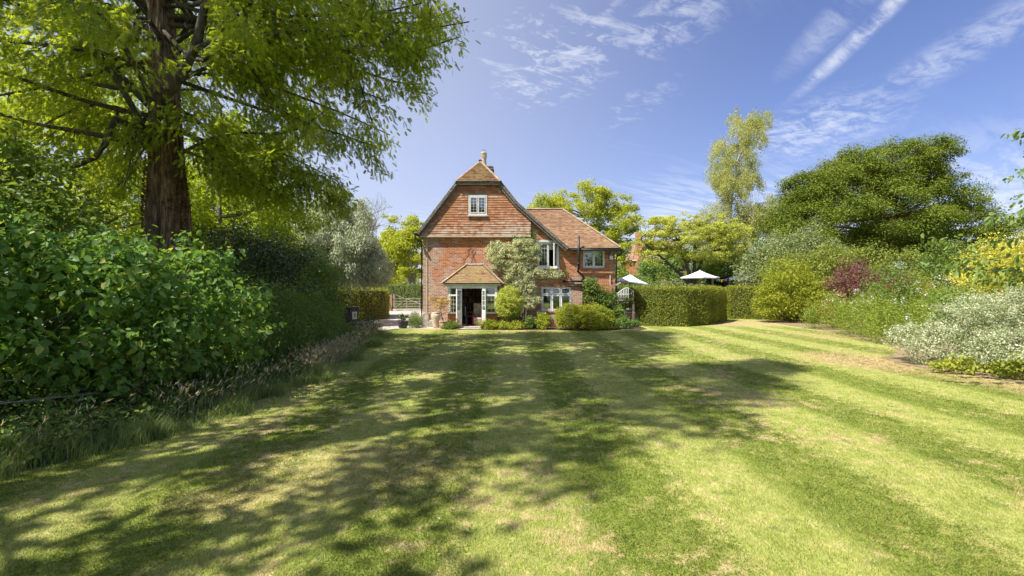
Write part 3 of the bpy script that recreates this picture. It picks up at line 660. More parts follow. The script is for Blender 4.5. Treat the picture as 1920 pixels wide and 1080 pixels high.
# bonnet hip tiles, stepped, on the two porch hips
for (ax, bx) in ((Ex0, Tx0), (Ex1, Tx1)):
    mb = MB(); n = 15
    for i in range(n):
        t = (i+.2)/n; x = ax+(bx-ax)*t; y = Ey+(Ty-Ey)*t; z = Ez+(Tz-Ez)*t+.035; sg = 1 if bx > ax else -1
        M_ = Matrix.Translation((x, y, z)) @ Matrix.Rotation(sg*R(-30), 4, 'Y') @ Matrix.Rotation(R(18), 4, 'X')
        mb.box(-.10, .10, -.07, .10, -.012, .022, M_)
    mb.build('bonnet_hip_tile', M['hip_tile'], house)
mb = MB(); mb.box(Tx0-.08, Tx1+.08, 24.86, 24.998, 3.16, 3.25); mb.build('porch_ridge_mortar', M['stone'], house, bevel=.02)
mb = MB(); mb.box(Ex0+.06, Ex1-.06, 23.98, 24.04, 2.10, 2.235); mb.box(Ex0+.12, Ex1-.12, 24.042, 24.98, 2.16, 2.20); mb.build('porch_fascia', M['offwhite'], house)
# dwarf brick walls
mb = MB(); mb.box(-3.20, -2.56, YP, YP+.22, 0, .72); mb.box(-3.20, -3.0, YP+.22, D, 0, .72); mb.build('porch_wall', M['brick2'], house)
mb = MB(); mb.box(-1.40, -.74, YP, YP+.22, 0, .72); mb.box(-.94, -.74, YP+.22, D, 0, .72); mb.build('porch_wall', M['brick2'], house)
# timber frame of the porch
mb = MB(); w_ = M['white']
for x0, x1 in ((-3.20, -3.08), (-2.60, -2.50), (-1.50, -1.40), (-.86, -.74)): mb.box(x0, x1, YP, YP+.10, .10 if x0 in (-2.60, -1.50) else .80, 2.10)
mb.box(-3.199, -.741, YP-.006, YP+.106, 1.98, 2.099)
for x0, x1 in ((-3.24, -2.602), (-1.398, -.70)): mb.box(x0, x1, YP-.05, YP+.13, .722, .80); mb.box(x0+.06, x1-.06, YP+.01, YP+.09, 1.60, 1.68)
for X in (-3.20, -.86):
    mb.box(X, X+.12, D-.12, D-.002, .80, 2.10); mb.box(X+.01, X+.11, YP+.101, D-.121, .72, .80); mb.box(X+.01, X+.11, YP+.101, D-.121, 1.60, 1.68); mb.box(X+.01, X+.11, YP+.107, D-.121, 1.98, 2.09)
pf = mb.build('porch_frame', w_, house)
for x0, x1, X in ((-3.08, -2.60, -3.14), (-1.40, -.86, -.80)):
    for z0, z1 in ((.80, 1.60), (1.68, 1.98)):
        mb = MB(); mb.box(x0, x1, YP+.05, YP+.055, z0, z1); mb.build('pane', M['glass'], pf)
        mb = MB(); mb.box(X, X+.005, YP+.11, D-.13, z0, z1); mb.build('pane', M['glass'], pf)
    mb = MB()
    for i in (1, 2): q = x0+(x1-x0)*i/3; mb.box(q-.007, q+.007, YP+.04, YP+.048, .80, 1.60)
    for Z in (1.0, 1.2, 1.4): mb.box(x0, x1, YP+.038, YP+.046, Z-.007, Z+.007)
    mb.build('glazing_bar', M['offwhite'], pf)
for x0, x1 in ((-3.05, -2.80), (-1.02, -.88)):
    mb = MB()
    for i in range(6): X = x0+(x1-x0)*i/6; mb.box(X, X+(x1-x0)/6*.98, YP+.16+.02*(i % 2), YP+.19+.02*(i % 2), .82, 1.96)
    mb.build('curtain', M['curtain'], pf)
def door(hx_, ang, sgn):
    Mx = Matrix.Translation((hx_, YP, 0)) @ Matrix.Rotation(ang, 4, 'Z'); L = .50*sgn; t = .045; mb = MB()
    def bx(a, b, c, d): mb.box(min(a, b), max(a, b), -t, 0, c, d, Mx)
    bx(0, L*.14, .14, 1.96); bx(L*.86, L, .14, 1.96); bx(L*.14, L*.86, 1.86, 1.96); bx(L*.14, L*.86, .14, .26); bx(L*.14, L*.86, .78, .90)
    d = mb.build('door', w_, house)
    m2 = MB(); m2.box(min(L*.14, L*.86), max(L*.14, L*.86), -t*.7, -t*.3, .26, .78, Mx); m2.build('door_panel', M['offwhite'], d)
    m3 = MB(); m3.box(min(L*.14, L*.86), max(L*.14, L*.86), -t*.55, -t*.45, .90, 1.86, Mx); m3.build('pane', M['glass'], d)
    m4 = MB(); m4.box(min(L*.88, L*.97), max(L*.88, L*.97), -t-.05, .05, 1.0, 1.03, Mx); m4.build('handle', M['black'], d)
    m5 = MB(); m5.box(min(L*.49, L*.51), max(L*.49, L*.51), -t*.8, -t*.2, .90, 1.86, Mx)
    for Z in (1.14, 1.38, 1.62): m5.box(min(L*.14, L*.86), max(L*.14, L*.86), -t*.8, -t*.2, Z-.008, Z+.008, Mx)
    m5.build('glazing_bar', w_, d)
door(-2.49, R(180+62), -1) if False else None
door(-2.50, R(-112), 1); door(-1.50, R(112), -1)
mb = MB(); mb.box(-2.70, -1.30, 23.72, YP+.20, 0, .10); mb.box(-2.95, -1.05, 23.35, 23.72, 0, .045); mb.build('door_step', M['stone'], house, bevel=.015)
mb = MB(); mb.box(-3.18, -.76, YP+.221, D+.3, -.02, .085); mb.build('porch_floor', M['floorw'], house)
# gutters and pipes
mb = MB(); mb.tube([(2.95, 24.50, 3.95), (5.60, 24.50, 3.93)], .055, 8); mb.build('gutter', M['black'], house, True); mb = MB(); mb.tube([(-4.93, 24.5, 4.76), (-4.93, 33, 4.74)], .055, 8); mb.build('gutter', M['black'], house, True)
mb = MB(); mb.tube([(-4.93, 24.62, 4.74), (-4.93, 24.64, 4.55), (-4.84, 24.75, 4.45), (-4.70, 24.9, 4.40), (-4.68, 25.1, 4.3), (-4.68, 25.1, .2)], .04, 8); mb.build('drainpipe', M['black'], house, True); mb = MB(); mb.tube([(5.58, 24.52, 3.90), (5.58, 24.6, 3.75), (5.42, 24.85, 3.65), (5.37, 24.93, 3.5), (5.37, 24.93, .1)], .04, 8); mb.build('drainpipe', M['black'], house, True)
mb = MB(); mb.tube([(3.37, 24.42, 4.62), (3.37, 24.46, 3.0), (3.38, 24.80, 2.86), (3.64, 24.88, 2.62), (3.68, 24.90, 2.5), (3.68, 24.90, 0)], .058, 10); mb.tube([(2.62, 24.90, 2.36), (3.68, 24.90, 2.34)], .05, 8); mb.tube([(2.9, 24.93, 2.14), (3.68, 24.93, 2.05)], .025, 8)
for z in (3.95, 3.2): mb.tube([(3.37, 24.455, z), (3.37, 24.455, z+.07)], .075, 10)
mb.tube([(3.68, 24.9, 1.9), (3.68, 24.9, 1.97)], .075, 10); mb.build('soil_pipe', M['black'], house, True)
mb = MB(); mb.box(3.02, 3.08, 24.62, 24.66, 3.84, 4.0); mb.build('eaves_bracket', M['postwood'], house)
wl = MB(); wl.box(5.02, 5.19, 24.84, 24.99, 3.47, 3.66); wlo = wl.build('wall_lantern', M['white'], house)
wl = MB(); wl.lathe((5.105, 24.91, 3.66), [(.135, 0), (.10, .07), (.03, .17), (.012, .24), (0, .26)], 12); wl.build('lantern_cap', M['lead'], wlo)
# dead climber stem on the brick, left of the creeper
mb = MB()
for k in range(3):
    q = np.array([-2.15+.12*k, 24.97, 4.15-.1*k]); pts = [q.copy()]
    for i in range(7): q = q+np.array([random.uniform(-.16, .10)+.03*k, 0, -.17]); pts.append(q.copy())
    mb.tube(pts, .010, 4, False)
cs = mb.build('dead_climber_stem', M['darkbark']); tag(cs, 'bare dead climber stems clinging to the orange brickwork above the porch', 'dead stem')

# things inside the garden room
bk = empty('bookcase', (-2.0, 27.2, .08), 'tall brown bookcase full of books seen through the open garden door', 'bookcase')
mb = MB(); mb.box(-3.3, -3.26, 27.1, 27.55, .08, 2.35); mb.box(-.9, -.86, 27.1, 27.55, .08, 2.35); mb.box(-3.26, -.9, 27.53, 27.56, .08, 2.35); mb.box(-2.1, -2.06, 27.1, 27.53, .08, 2.35)
mb.build('shelf_frame', M['shelf'], bk); 
for k in range(7):
    z = .10+k*.35; mb = MB(); mb.box(-3.26, -2.1, 27.1, 27.53, z, z+.03); mb.box(-2.06, -.9, 27.1, 27.53, z, z+.03); mb.build('shelf', M['postwood'], bk)
bm_ = [MB() for _ in range(4)]
for k in range(6):
    x = -3.24
    while x < -.95:
        if -2.14 < x < -2.04: x = -2.04
        t = random.uniform(.02, .06); h = random.uniform(.18, .29); z = .13+k*.35
        if random.random() < .85: bm_[random.choices(range(4), (5, 4, 2, 1))[0]].box(x, x+t*.92, 27.16, 27.38, z, z+h)
        x += t
for q, mm in zip(bm_, ('book1', 'book2', 'book3', 'book4')):
    ob = q.build('book_row', M[mm], bk); ob['kind'] = 'stuff'
tb = empty('writing_desk', (-2.0, 26.2, .085), 'small orange wooden desk just inside the open garden door', 'desk')
mb = MB(); mb.box(-2.45, -1.75, 25.9, 26.5, .68, .72); mb.build('desk_top', M['deskw'], tb, bevel=.005)
for x in (-2.42, -1.80):
    for y in (25.94, 26.44): m2 = MB(); m2.box(x, x+.04, y, y+.04, .08, .68); m2.build('leg', M['deskw'], tb)
ct = empty('desk_chair', (-2.2, 25.6, .085), 'grey metal framed chair at the orange desk', 'chair')
mb = MB(); mb.box(-2.45, -2.05, 25.35, 25.72, .50, .54); mb.build('seat', M['greyfab'], ct, bevel=.01)
mb = MB(); mb.box(-2.47, -2.44, 25.34, 25.72, .54, 1.02); mb.build('backrest', M['white'], ct, bevel=.01)
for x in (-2.43, -2.09):
    for y in (25.37, 25.68): m2 = MB(); m2.box(x, x+.025, y, y+.025, .085, .50); m2.build('leg', M['mesh_'], ct)
ac = empty('armchair', (-1.75, 24.9, .085), 'high-backed floral armchair just inside the right-hand garden door', 'armchair')
mb = MB(); mb.box(-1.98, -1.50, 24.95, 25.1, .12, 1.22); mb.build('backrest', M['chairf'], ac, bevel=.05)
mb = MB(); mb.box(-1.98, -1.50, 24.46, 24.95, .14, .50); mb.build('seat', M['chairf'], ac, bevel=.04)
mb = MB(); mb.box(-2.00, -1.92, 24.44, 24.95, .14, .66); mb.build('armrest', M['redf'], ac, bevel=.04)
mb = MB(); mb.box(-1.56, -1.48, 24.44, 24.95, .14, .66); mb.build('armrest', M['redf'], ac, bevel=.04)
# ------------------------------------------------------------------ leaf materials
LM = {}
LM['redwood'] = leafmat('redwood_needles', (.095, .15, .016), (.27, .31, .035), None, .50, .5, .25, .7, 2.2)
LM['behind'] = leafmat('backlit_tinted_leaves', (.16, .23, .024), (.36, .42, .055), None, .5, .5, .25, .5, 1.8)  # backlit brightness put into this yellow-green leaf colour
LM['lime'] = leafmat('yellow_green_leaves', (.21, .26, .022), (.44, .46, .055), None, .40, .5, .2, .5, 1.6)
LM['lime2'] = leafmat('golden_green_leaves', (.24, .29, .04), (.52, .53, .14), None, .38, .5, .2, .6, 1.5)
LM['bigleaf'] = leafmat('broad_dark_leaves', (.055, .135, .027), (.20, .32, .075), (.38, .42, .09), .38, .5, .25, 1.2, 1.7)
LM['mid'] = leafmat('mid_green_leaves', (.075, .14, .028), (.21, .30, .07), None, .32, .5, .3, 1.0, 1.6)
LM['mid2'] = leafmat('fresh_green_leaves', (.085, .15, .022), (.20, .27, .06), None, .35, .5, .3, .8, 1.6)
LM['holly'] = leafmat('dark_glossy_leaves', (.026, .055, .018), (.085, .13, .045), (.20, .25, .10), .15, .3, .6, 1.4, 1.4)
LM['silver'] = leafmat('silver_leaves', (.27, .31, .21), (.56, .60, .46), None, .25, .6, .2, .6, 1.2)
LM['yew'] = leafmat('yew_hedge_leaves', (.115, .15, .018), (.31, .33, .045), (.33, .29, .05), .30, .5, .25, 1.5, 1.5)
LM['yewtree'] = leafmat('dark_yew_needles', (.06, .105, .014), (.215, .26, .036), None, .28, .55, .2, .5, 1.5)
LM['birch'] = leafmat('birch_leaves', (.22, .25, .06), (.48, .48, .17), None, .38, .5, .25, .5, 1.5)
LM['honey'] = leafmat('yellow_green_bush_leaves', (.17, .22, .018), (.36, .38, .045), None, .36, .5, .25, 1.5, 1.5)
LM['olive'] = leafmat('olive_green_leaves', (.12, .16, .025), (.29, .33, .065), None, .32, .55, .25, .8, 1.5)
LM['grey_g'] = leafmat('grey_green_leaves', (.13, .17, .06), (.30, .34, .15), None, .3, .55, .25, .8, 1.4)
LM['purple'] = leafmat('purple_leaves', (.10, .04, .045), (.26, .11, .105), (.22, .20, .07), .3, .5, .3, 1.5, 1.3)
LM['gold'] = leafmat('golden_leaves', (.38, .39, .05), (.70, .65, .13), (.22, .30, .06), .32, .5, .25, 1.5, 1.2)
LM['varieg'] = leafmat('cream_edged_leaves', (.19, .25, .10), (.54, .57, .38), (.82, .81, .68), .26, .5, .3, 2.5, 1.1)
LM['creeper'] = leafmat('cream_green_creeper_leaves', (.25, .31, .10), (.72, .71, .48), (.88, .87, .74), .26, .5, .25, 2.2, 1.2)
LM['phlox'] = leafmat('border_leaves', (.13, .20, .025), (.29, .35, .06), None, .34, .5, .25, 1.3, 1.5)
LM['cover'] = leafmat('ground_cover_leaves', (.13, .20, .025), (.36, .38, .05), (.50, .42, .08), .32, .5, .25, 1.8, 1.4)
LM['white_fl'] = leafmat('white_petals', (.62, .58, .64), (.85, .82, .86), None, .3, .6, .1, 1, 1.)
LM['pink_fl'] = leafmat('pink_petals', (.52, .28, .36), (.72, .48, .55), None, .3, .6, .1, 1, 1.)
LM['red_fl'] = leafmat('crimson_petals', (.22, .02, .03), (.40, .05, .06), None, .3, .6, .1, 1, 1.)
LM['rust'] = leafmat('rust_flowers', (.30, .12, .05), (.48, .24, .10), None, .3, .6, .1, 1, 1.)
LM['orange'] = leafmat('orange_leaves', (.42, .26, .05), (.62, .45, .12), None, .35, .5, .2, 2, 1.2)
LM['lav'] = leafmat('lavender_leaves', (.16, .24, .08), (.34, .42, .17), None, .25, .6, .2, 2, 1.2)
LM['lavfl'] = leafmat('faded_lavender_flowers', (.38, .32, .34), (.55, .48, .50), None, .2, .7, .1, 2, 1.)
LM['bed'] = leafmat('bank_leaves', (.07, .13, .028), (.19, .27, .06), None, .3, .5, .3, 1.2, 1.6)
LM['longgrass'] = leafmat('long_grass_blades', (.11, .18, .045), (.30, .37, .12), (.42, .36, .2), .3, .5, .2, 1.5, 1.4)
LM['seed'] = leafmat('seed_heads', (.50, .40, .27), (.80, .68, .50), None, .3, .7, .1, 1.5, 1.)
LM['burr'] = leafmat('bark_flakes', (.09, .05, .032), (.24, .15, .095), None, .1, .8, .1, 1.5, 1.)

# ------------------------------------------------------------------ the big redwood on the left
TB = np.array((-7.75, 11.0, 0.))
rw = empty('redwood_tree', tuple(TB), 'huge conifer with fluted red-brown trunk and feathery drooping boughs filling the upper left', 'tree')
HT = 27.
def trunk_r(z): return .475+.20*math.exp(-z/1.6)-.50*(z/HT)**.72+(.10*math.exp(-((z-3.6)/1.0)**2))*.5
def trunk_c(z): return TB+np.array((.02*math.sin(z*.4)-.036*z, .01*z, z))
def trunk_mesh():
    nz, na = 170, 120; V = np.zeros((nz, na, 3)); ph = rng.random(12)*6.28
    for i in range(nz):
        z = (i/(nz-1))**1.5*HT*.97; c = trunk_c(z); r = trunk_r(z)
        th = np.linspace(0, 2*math.pi, na, endpoint=False)
        fl = np.exp(-z/9.)
        f = 1+fl*(.13*np.cos(3*th+ph[0]+z*.05)+.07*np.cos(5*th+ph[1]-z*.08)+.035*np.cos(9*th+ph[2]+z*.12))+.016*np.cos(23*th+ph[3]+z*.35)+.012*np.cos(37*th+ph[4]-z*.5)+.010*np.cos(57*th+ph[5]+z*.9)
        gv = -1.45+.05*math.sin(z*.6)                       # the deep groove between the fused stems, facing the lawn
        f -= .30*np.exp(-((((th-gv+math.pi) % (2*math.pi))-math.pi)/.16)**2)*min(1, z/2)
        f += .05*math.sin(z*2.2)*np.exp(-((((th-.1+math.pi) % (2*math.pi))-math.pi)/.5)**2)*math.exp(-((z-3.8)/1.5)**2)
        V[i, :, 0] = c[0]+r*f*np.cos(th); V[i, :, 1] = c[1]+r*f*np.sin(th); V[i, :, 2] = z
    q = []
    a = np.arange(na); b = (a+1) % na
    for i in range(nz-1): q.append(np.stack([i*na+a, i*na+b, (i+1)*na+b, (i+1)*na+a], 1))
    return mesh_np('trunk', V.reshape(-1, 3), [np.concatenate(q)], M['redbark'], rw, True)
trunk_mesh()
# flaky burrs on the lower trunk
n = 1500; zz = rng.normal(4.0, .75, n).clip(2.6, 5.6); th = np.where(rng.random(n) < .6, rng.normal(-.35, .35, n), rng.normal(-2.6, .5, n))
pts = np.array([trunk_c(z_)+np.array((math.cos(t_), math.sin(t_), 0))*(trunk_r(z_)*1.06) for z_, t_ in zip(zz, th)]); nn = np.stack([np.cos(th), np.sin(th), np.full(n, .3)], 1)
V, Fc = leaves(pts, unit(nn+rng.normal(size=(n, 3))*.6), rdir(n), rng.uniform(.03, .07, n), rng.uniform(.03, .05, n)); mesh_np('bark_burr', V, [Fc], LM['burr'], rw)

sprays_P = []; sprays_T = []; wood = MB(); shade_C = []
def bough(a, b, r0, sag=.10, side=9, spray=1., droopy=.9, near=True, reach=1.1, wob=.085):
    """a bough with hanging side twigs carrying feathery sprays"""
    pp = limb(wood, a, b, r0, .014, sag, 9, 8 if r0 > .06 else 6, wob)
    L = np.linalg.norm(np.array(b)-np.array(a)); pp = [np.array(p) for p in pp]
    for i in range(side):
        t = .22+.78*(i+rng.random())/side; k = min(int(t*9), 8); q = pp[k]*(1-(t*9-k))+pp[k+1]*(t*9-k)
        ax = unit(pp[min(k+1, 9)]-pp[k]); s = np.cross(ax, (0, 0, 1)); s = s/max(np.linalg.norm(s), 1e-6)*rng.choice([-1, 1])
        d = unit(ax*rng.uniform(.3, .9)+s*rng.uniform(.3, 1.)+np.array((0, 0, -rng.uniform(.15, droopy)))); l = reach*rng.uniform(.5, 1.25)*(1.15-.5*t)
        if near: tw = limb(wood, q, q+d*l, max(.006, r0*.16), .003, -.06, 4, 4, .08)
        else: tw = [q+d*l*j/4 for j in range(5)]
        m = max(6, int(62*l*spray))
        for j in range(m):
            tt = (j+rng.random())/m*4; kk = min(int(tt), 3); x = tw[kk]*(1-(tt-kk))+tw[kk+1]*(tt-kk)
            x = x+rng.normal(size=3)*.14*np.array((1, 1, 1.)); sprays_P.append(x); sd = rng.normal(size=3)*.5
            sprays_T.append(d*.7+sd*.9+np.array((0, 0, -.28)))
    return pp
def TP(z, az, k=.85): c = trunk_c(z); return c+np.array((math.cos(az), math.sin(az), 0))*trunk_r(z)*k
# boughs read from the photograph: left limbs, the crooked right limb, then the long ones reaching over the lawn
bough(TP(6.1, 3.0), (-12.6, 9.0, 8.2), .10, .10, 18, 1., .7, reach=1.3)
bough(TP(5.3, 3.3), (-10.6, 9.6, 8.9), .08, .04, 14, 1., .6, reach=1.2)
bough(TP(5.2, -2.8), (-11.6, 8.6, 6.0), .07, .12, 14, 1., .9, reach=1.3)
wood.tube([TP(5.5, -2.6), (-8.45, 10.3, 5.6), (-8.5, 10.1, 5.0), (-8.6, 10.0, 4.7), (-8.9, 9.9, 4.5), (-9.25, 9.8, 4.45)], [.07, .065, .06, .05, .045, .035], 8, False)
cr = [TP(5.3, -1.25, .8), (-7.35, 10.1, 5.6), (-7.25, 9.95, 5.95), (-6.95, 9.9, 6.1), (-6.6, 9.8, 6.5), (-6.3, 9.7, 7.0), (-6.1, 9.6, 7.6)]
wood.tube(cr, [.12, .125, .12, .11, .10, .09, .07], 9, False)
bough((-6.45, 9.75, 6.75), (-2.2, 9.6, 6.9), .06, .06, 20, 1.1, .8, reach=1.0)
bough(TP(5.0, -.2), (-3.9, 10.4, 5.9), .045, -.02, 12, 1.1, .9, reach=.9)
ends = [(-.95, 10.6, 7.5, 8.6), (-1.5, 9.0, 7.3, 8.2), (-1.2, 11.8, 8.8, 9.0), (-1.9, 10.2, 6.9, 8.0), (-2.3, 12.4, 7.2, 8.2), (-3.0, 10.9, 5.7, 7.0), (-3.1, 9.2, 6.3, 7.2), (-3.4, 12.2, 5.6, 6.8), (-2.8, 11.4, 6.4, 7.6), (-3.9, 9.8, 5.3, 6.6), (-4.3, 11.2, 4.6, 5.9), (-4.5, 12.4, 4.4, 5.6), (-5.0, 10.0, 4.7, 5.7), (-5.4, 11.8, 4.2, 5.2), (-5.7, 9.3, 5.4, 6.4), (-2.9, 8.0, 7.0, 8.4), (-4.3, 7.8, 6.4, 7.8), (-5.6, 7.6, 6.2, 7.6), (-1.6, 10.9, 8.2, 9.0), (-2.2, 11.6, 7.9, 9.1), (-3.3, 13.6, 6.3, 7.6), (-6.8, 7.6, 6.4, 7.6), (-4.8, 13.6, 5.0, 6.2), (-1.35, 10.2, 8.0, 9.2), (-2.6, 9.6, 7.6, 8.9), (-3.6, 10.8, 7.4, 8.5), (-4.9, 9.4, 7.2, 8.3), (-.75, 10.9, 8.0, 8.8), (-1.25, 10.0, 7.7, 8.9)]
for x, y, z, h in ends:
    x = TB[0]+(x-TB[0])*.97
    az_ = math.atan2(y-TB[1], x-TB[0]); bough(TP(h, az_), (x, y, z), .03+.009*np.hypot(x-TB[0], y-TB[1])*.6, rng.uniform(-.02,.14), 19, 1.1, 1.0, reach=1.0)
for i in range(34):                                       # the rest of the lower crown, all round
    h = rng.uniform(5.4, 10.5); az_ = rng.uniform(1.2, 5.2); l = rng.uniform(3.5, 6.3)*(1-.2*(h-5)/6)
    e = TP(h, az_)+np.array((math.cos(az_)*l, math.sin(az_)*l, rng.uniform(-1.3, .6)))
    if e[1] < 6.2: continue
    bough(TP(h, az_), e, .06, .08, 14, .9, .9, reach=1.1)
# the sprig in front of the trunk
for i in range(4): bough(TP(5.6+.15*i, -1.3-.1*i), TP(5.6, -1.3)+np.array((rng.uniform(-.5, .4), -rng.uniform(.5, 1.0), -rng.uniform(.6, 1.5))), .02, .05, 7, .9, 1.0, reach=.45)
nlow = len(sprays_P)
SP = np.array(sprays_P); 
vd = TB[:2]/np.hypot(*TB[:2]); al = SP[:, :2]@vd; pd = np.abs(SP[:, 0]*vd[1]-SP[:, 1]*vd[0]); mid_ = (SP[:, 2] > 4.5) & (SP[:, 2] < 6.0) & (rng.random(len(SP)) < .45)
keep = (al > np.hypot(*TB[:2])) | (pd > .62) | mid_
keep &= ~((SP[:, 0]+SP[:, 2]*.0 > -1.0) & (rng.random(len(SP)) < .75)); SP = SP[keep]; sprays_T = np.array(sprays_T)[keep]; ST = unit(np.array(sprays_T)); n = len(SP)
def spray_mesh(SP, ST, npair, Ls, ll, lw_):
    n = len(SP); Nn = unit(np.cross(ST, rdir(n))*.6+np.array((0, 0, .7))); Nn = unit(Nn-(Nn*ST).sum(1, keepdims=True)*ST); Sd = np.cross(ST, Nn); L = (Ls*rng.uniform(.6, 1.3, n))[:, None]
    vs = []; fs = []; per = 2+npair*4
    tip = SP+ST*L; out = [SP-Sd*.002, tip]
    for j in range(npair):
        t = (j+.5)/npair; c = SP+ST*L*t-Nn*L*.12*t*t; l = ll*math.sin(math.pi*(.22+.70*t))**.7
        for sg in (1, -1):
            d = Sd*sg+ST*.45-Nn*.15; out += [c+ST*lw_*.5, c+d*l]
    A = np.stack(out, 1)                                   # (n, per, 3)
    k = np.arange(n)[:, None]*per; F_ = []
    for j in range(npair*2): b = 2+j*2; F_.append(np.concatenate([k+0, k+b, k+b+1], 1) if False else None)
    # each leaflet: triangle (axis point a, axis point b, tip)
    out = []; tri = []
    for j in range(npair):
        t = (j+.3)/npair; c = SP+ST*L*t-Nn*L*.12*t*t; l = ll*math.sin(math.pi*(.22+.68*t))**.7
        for sg in (1, -1):
            d = Sd*sg+ST*.5-Nn*.15; out += [c, c+ST*lw_, c+d*l+ST*lw_*.4]
    A = np.stack(out, 1); m = A.shape[1]; k = np.arange(n*m).reshape(-1, 3)
    return A.reshape(-1, 3), k
near = (SP[:, 1] < 14.5)
V, Fc = spray_mesh(SP[near], ST[near], 6, .155, .042, .027); 
# islands: join leaflets of a spray by sharing colour through position noise instead
mesh_np('crown', V, [Fc], LM['redwood'], rw)
if (~near).any():
    V, Fc = spray_mesh(SP[~near], ST[~near], 5, .26, .06, .04); mesh_np('crown', V, [Fc], LM['redwood'], rw)
# upper crown, above the picture, that shades the lawn
UC = []; UR = []
for i in range(420):
    z = rng.uniform(9.5, HT); rmax = 6.0*(1-((z-8)/(HT-7.5))**1.5)+.5; a_ = rng.random()*6.283; r_ = rmax*rng.uniform(.25, 1)**.6
    UC.append(trunk_c(min(z, 26))*np.array((1, 1, 0))+np.array((math.cos(a_)*r_, math.sin(a_)*r_, z-r_*.12))); UR.append(rng.uniform(.5, .95))
V, Fc = clump_leaves(np.array(UC), np.array(UR), 60, .28, .45, .3, .45); mesh_np('upper_crown', V, [Fc], LM['redwood'], rw)
for i in range(60):
    c = UC[rng.integers(len(UC))]; limb(wood, trunk_c(max(9, c[2]-.5)), c, .05, .01, .02, 4, 5)
wood.build('bough', M['darkbark'], rw, True)
print('sprays', n)

# conifers standing behind the photographer: they cast the near shadow on the lawn
DENS = 1
def shade_tree(base, h, rad, low, ncl, label, lean=(0, 0)):
    o = empty('tall_tree', (base[0], base[1], 0), label, 'tree'); C = []; r_ = []
    for i in range(ncl):
        z = rng.uniform(low, h); f = (z-low)/(h-low); rm = rad*(1-f**1.7)+.6; a_ = rng.random()*6.283; q = rm*rng.uniform(.1, 1)**.55
        C.append((base[0]+lean[0]*f+math.cos(a_)*q, base[1]+lean[1]*f+math.sin(a_)*q, z)); r_.append(rng.uniform(.45, .9))
    V, Fc = clump_leaves(np.array(C), np.array(r_), 55, .26, .5, .3, .5); mesh_np('crown', V, [Fc], LM['redwood'], o)
    mb = MB(); mb.tube([(base[0]+lean[0]*t, base[1]+lean[1]*t, h*.95*t) for t in np.linspace(0, 1, 8)], [.45*(1-.9*t)+.02 for t in np.linspace(0, 1, 8)], 10, False)
    for i in range(40): c = C[rng.integers(ncl)]; f = (c[2]-low)/(h-low); limb(mb, (base[0]+lean[0]*f, base[1]+lean[1]*f, c[2]-.3), c, .06, .01, .03, 4, 5)
    mb.build('trunk', M['redbark'], o, True)
shade_tree((-9.6, 1.5), 30, 3.4, 5.6, 285, 'tall conifer behind the photographer on the left, casting the near shadow')

# ------------------------------------------------------------------ foreground broad-leaved shrub
shrub('broad_leaved_shrub', 'large dark green broad-leaved shrub spreading in front of the redwood trunk', 'shrub',
      [(-7.2, 7.6, 1.5, 2.0, 1.9, 1.5), (-6.6, 9.0, 1.55, 1.9, 1.8, 1.45), (-8.6, 6.9, 2.0, 1.9, 1.6, 1.75), (-6.0, 8.2, 1.25, 1.25, 1.5, 1.0), (-9.6, 8.4, 2.3, 2.0, 1.6, 1.7), (-7.9, 5.9, 1.6, 1.5, 1.1, 1.2), (-8.8, 5.6, .8, 1.6, 1.0, .8)],
      LM['bigleaf'], 660, .38, 36, .116, lw=.66, droop=.45, up=.75, lo=.7, stems=26, bm=M['greybark'], round_=True, core=True, fold=.10, flat=.75)
shrub('fine_leaved_shrub', 'small-leaved paler green shoots growing through the front of the broad-leaved shrub', 'shrub', [(-5.6, 7.6, .75, .7, .9, .6), (-6.3, 6.2, .6, .8, .7, .55), (-5.7, 9.6, .8, .5, .8, .6)], LM['mid2'], 120, .26, 40, .05, lo=.5, stems=14, bm=M['greybark'], core=False, flat=1.1, lw=.4)
# young leafy tree over the shrub, at the left edge
tree('leafy_sapling', 'bright green sapling leaning into the picture at the left edge', 'tree', (-9.3, 8.8, 0), [(-8.9, 8.4, 3.4, 1.6, 1.3, 1.0), (-10, 9, 4.2, 1.4, 1.4, 1.0)], LM['mid2'], M['greybark'], .06, 70, .42, 40, .10, nb=20, round_=True, lw=.6)
# ------------------------------------------------------------------ trees behind the redwood (sunlit backdrop)
bt = 'sunlit trees behind the redwood'
bts = [((-14.5, 15.5), [(-14.5, 15.5, 6.2, 3.4, 2.6, 4.2), (-13, 16, 3.5, 3.0, 2.4, 2.4)], 'yellow-green tree at the far left behind the redwood boughs'),
       ((-9.8, 17.5), [(-9.8, 17.5, 4.8, 2.7, 2.2, 3.6), (-11, 17, 3.0, 2.6, 2.0, 2.2)], 'yellow-green tree directly left of the redwood trunk'),
       ((-12.2, 21), [(-12.2, 21, 4.9, 2.5, 2.2, 3.4), (-10.9, 20, 3.8, 1.6, 1.4, 1.9)], 'yellow-green tree to the right of the redwood trunk behind the dark bush'),
       ((-19.5, 21), [(-19.5, 21, 7.0, 4.6, 3.4, 5.4), (-17, 21, 4, 3.5, 3., 3.)], 'tall pale green tree in the far left distance'),
       ((-16.5, 27), [(-16.5, 27, 5.6, 4.2, 3.4, 5.0)], 'round pale green tree far behind the dark bush')]
for b_, bl, lb in bts:
    tree('garden_tree', lb, 'tree', (*b_, 0), bl, LM['behind'], M['greybark'], .16, 120, .75, 95, .13, group=bt, flat=.55, lo=.45, nb=34, lw=.5)
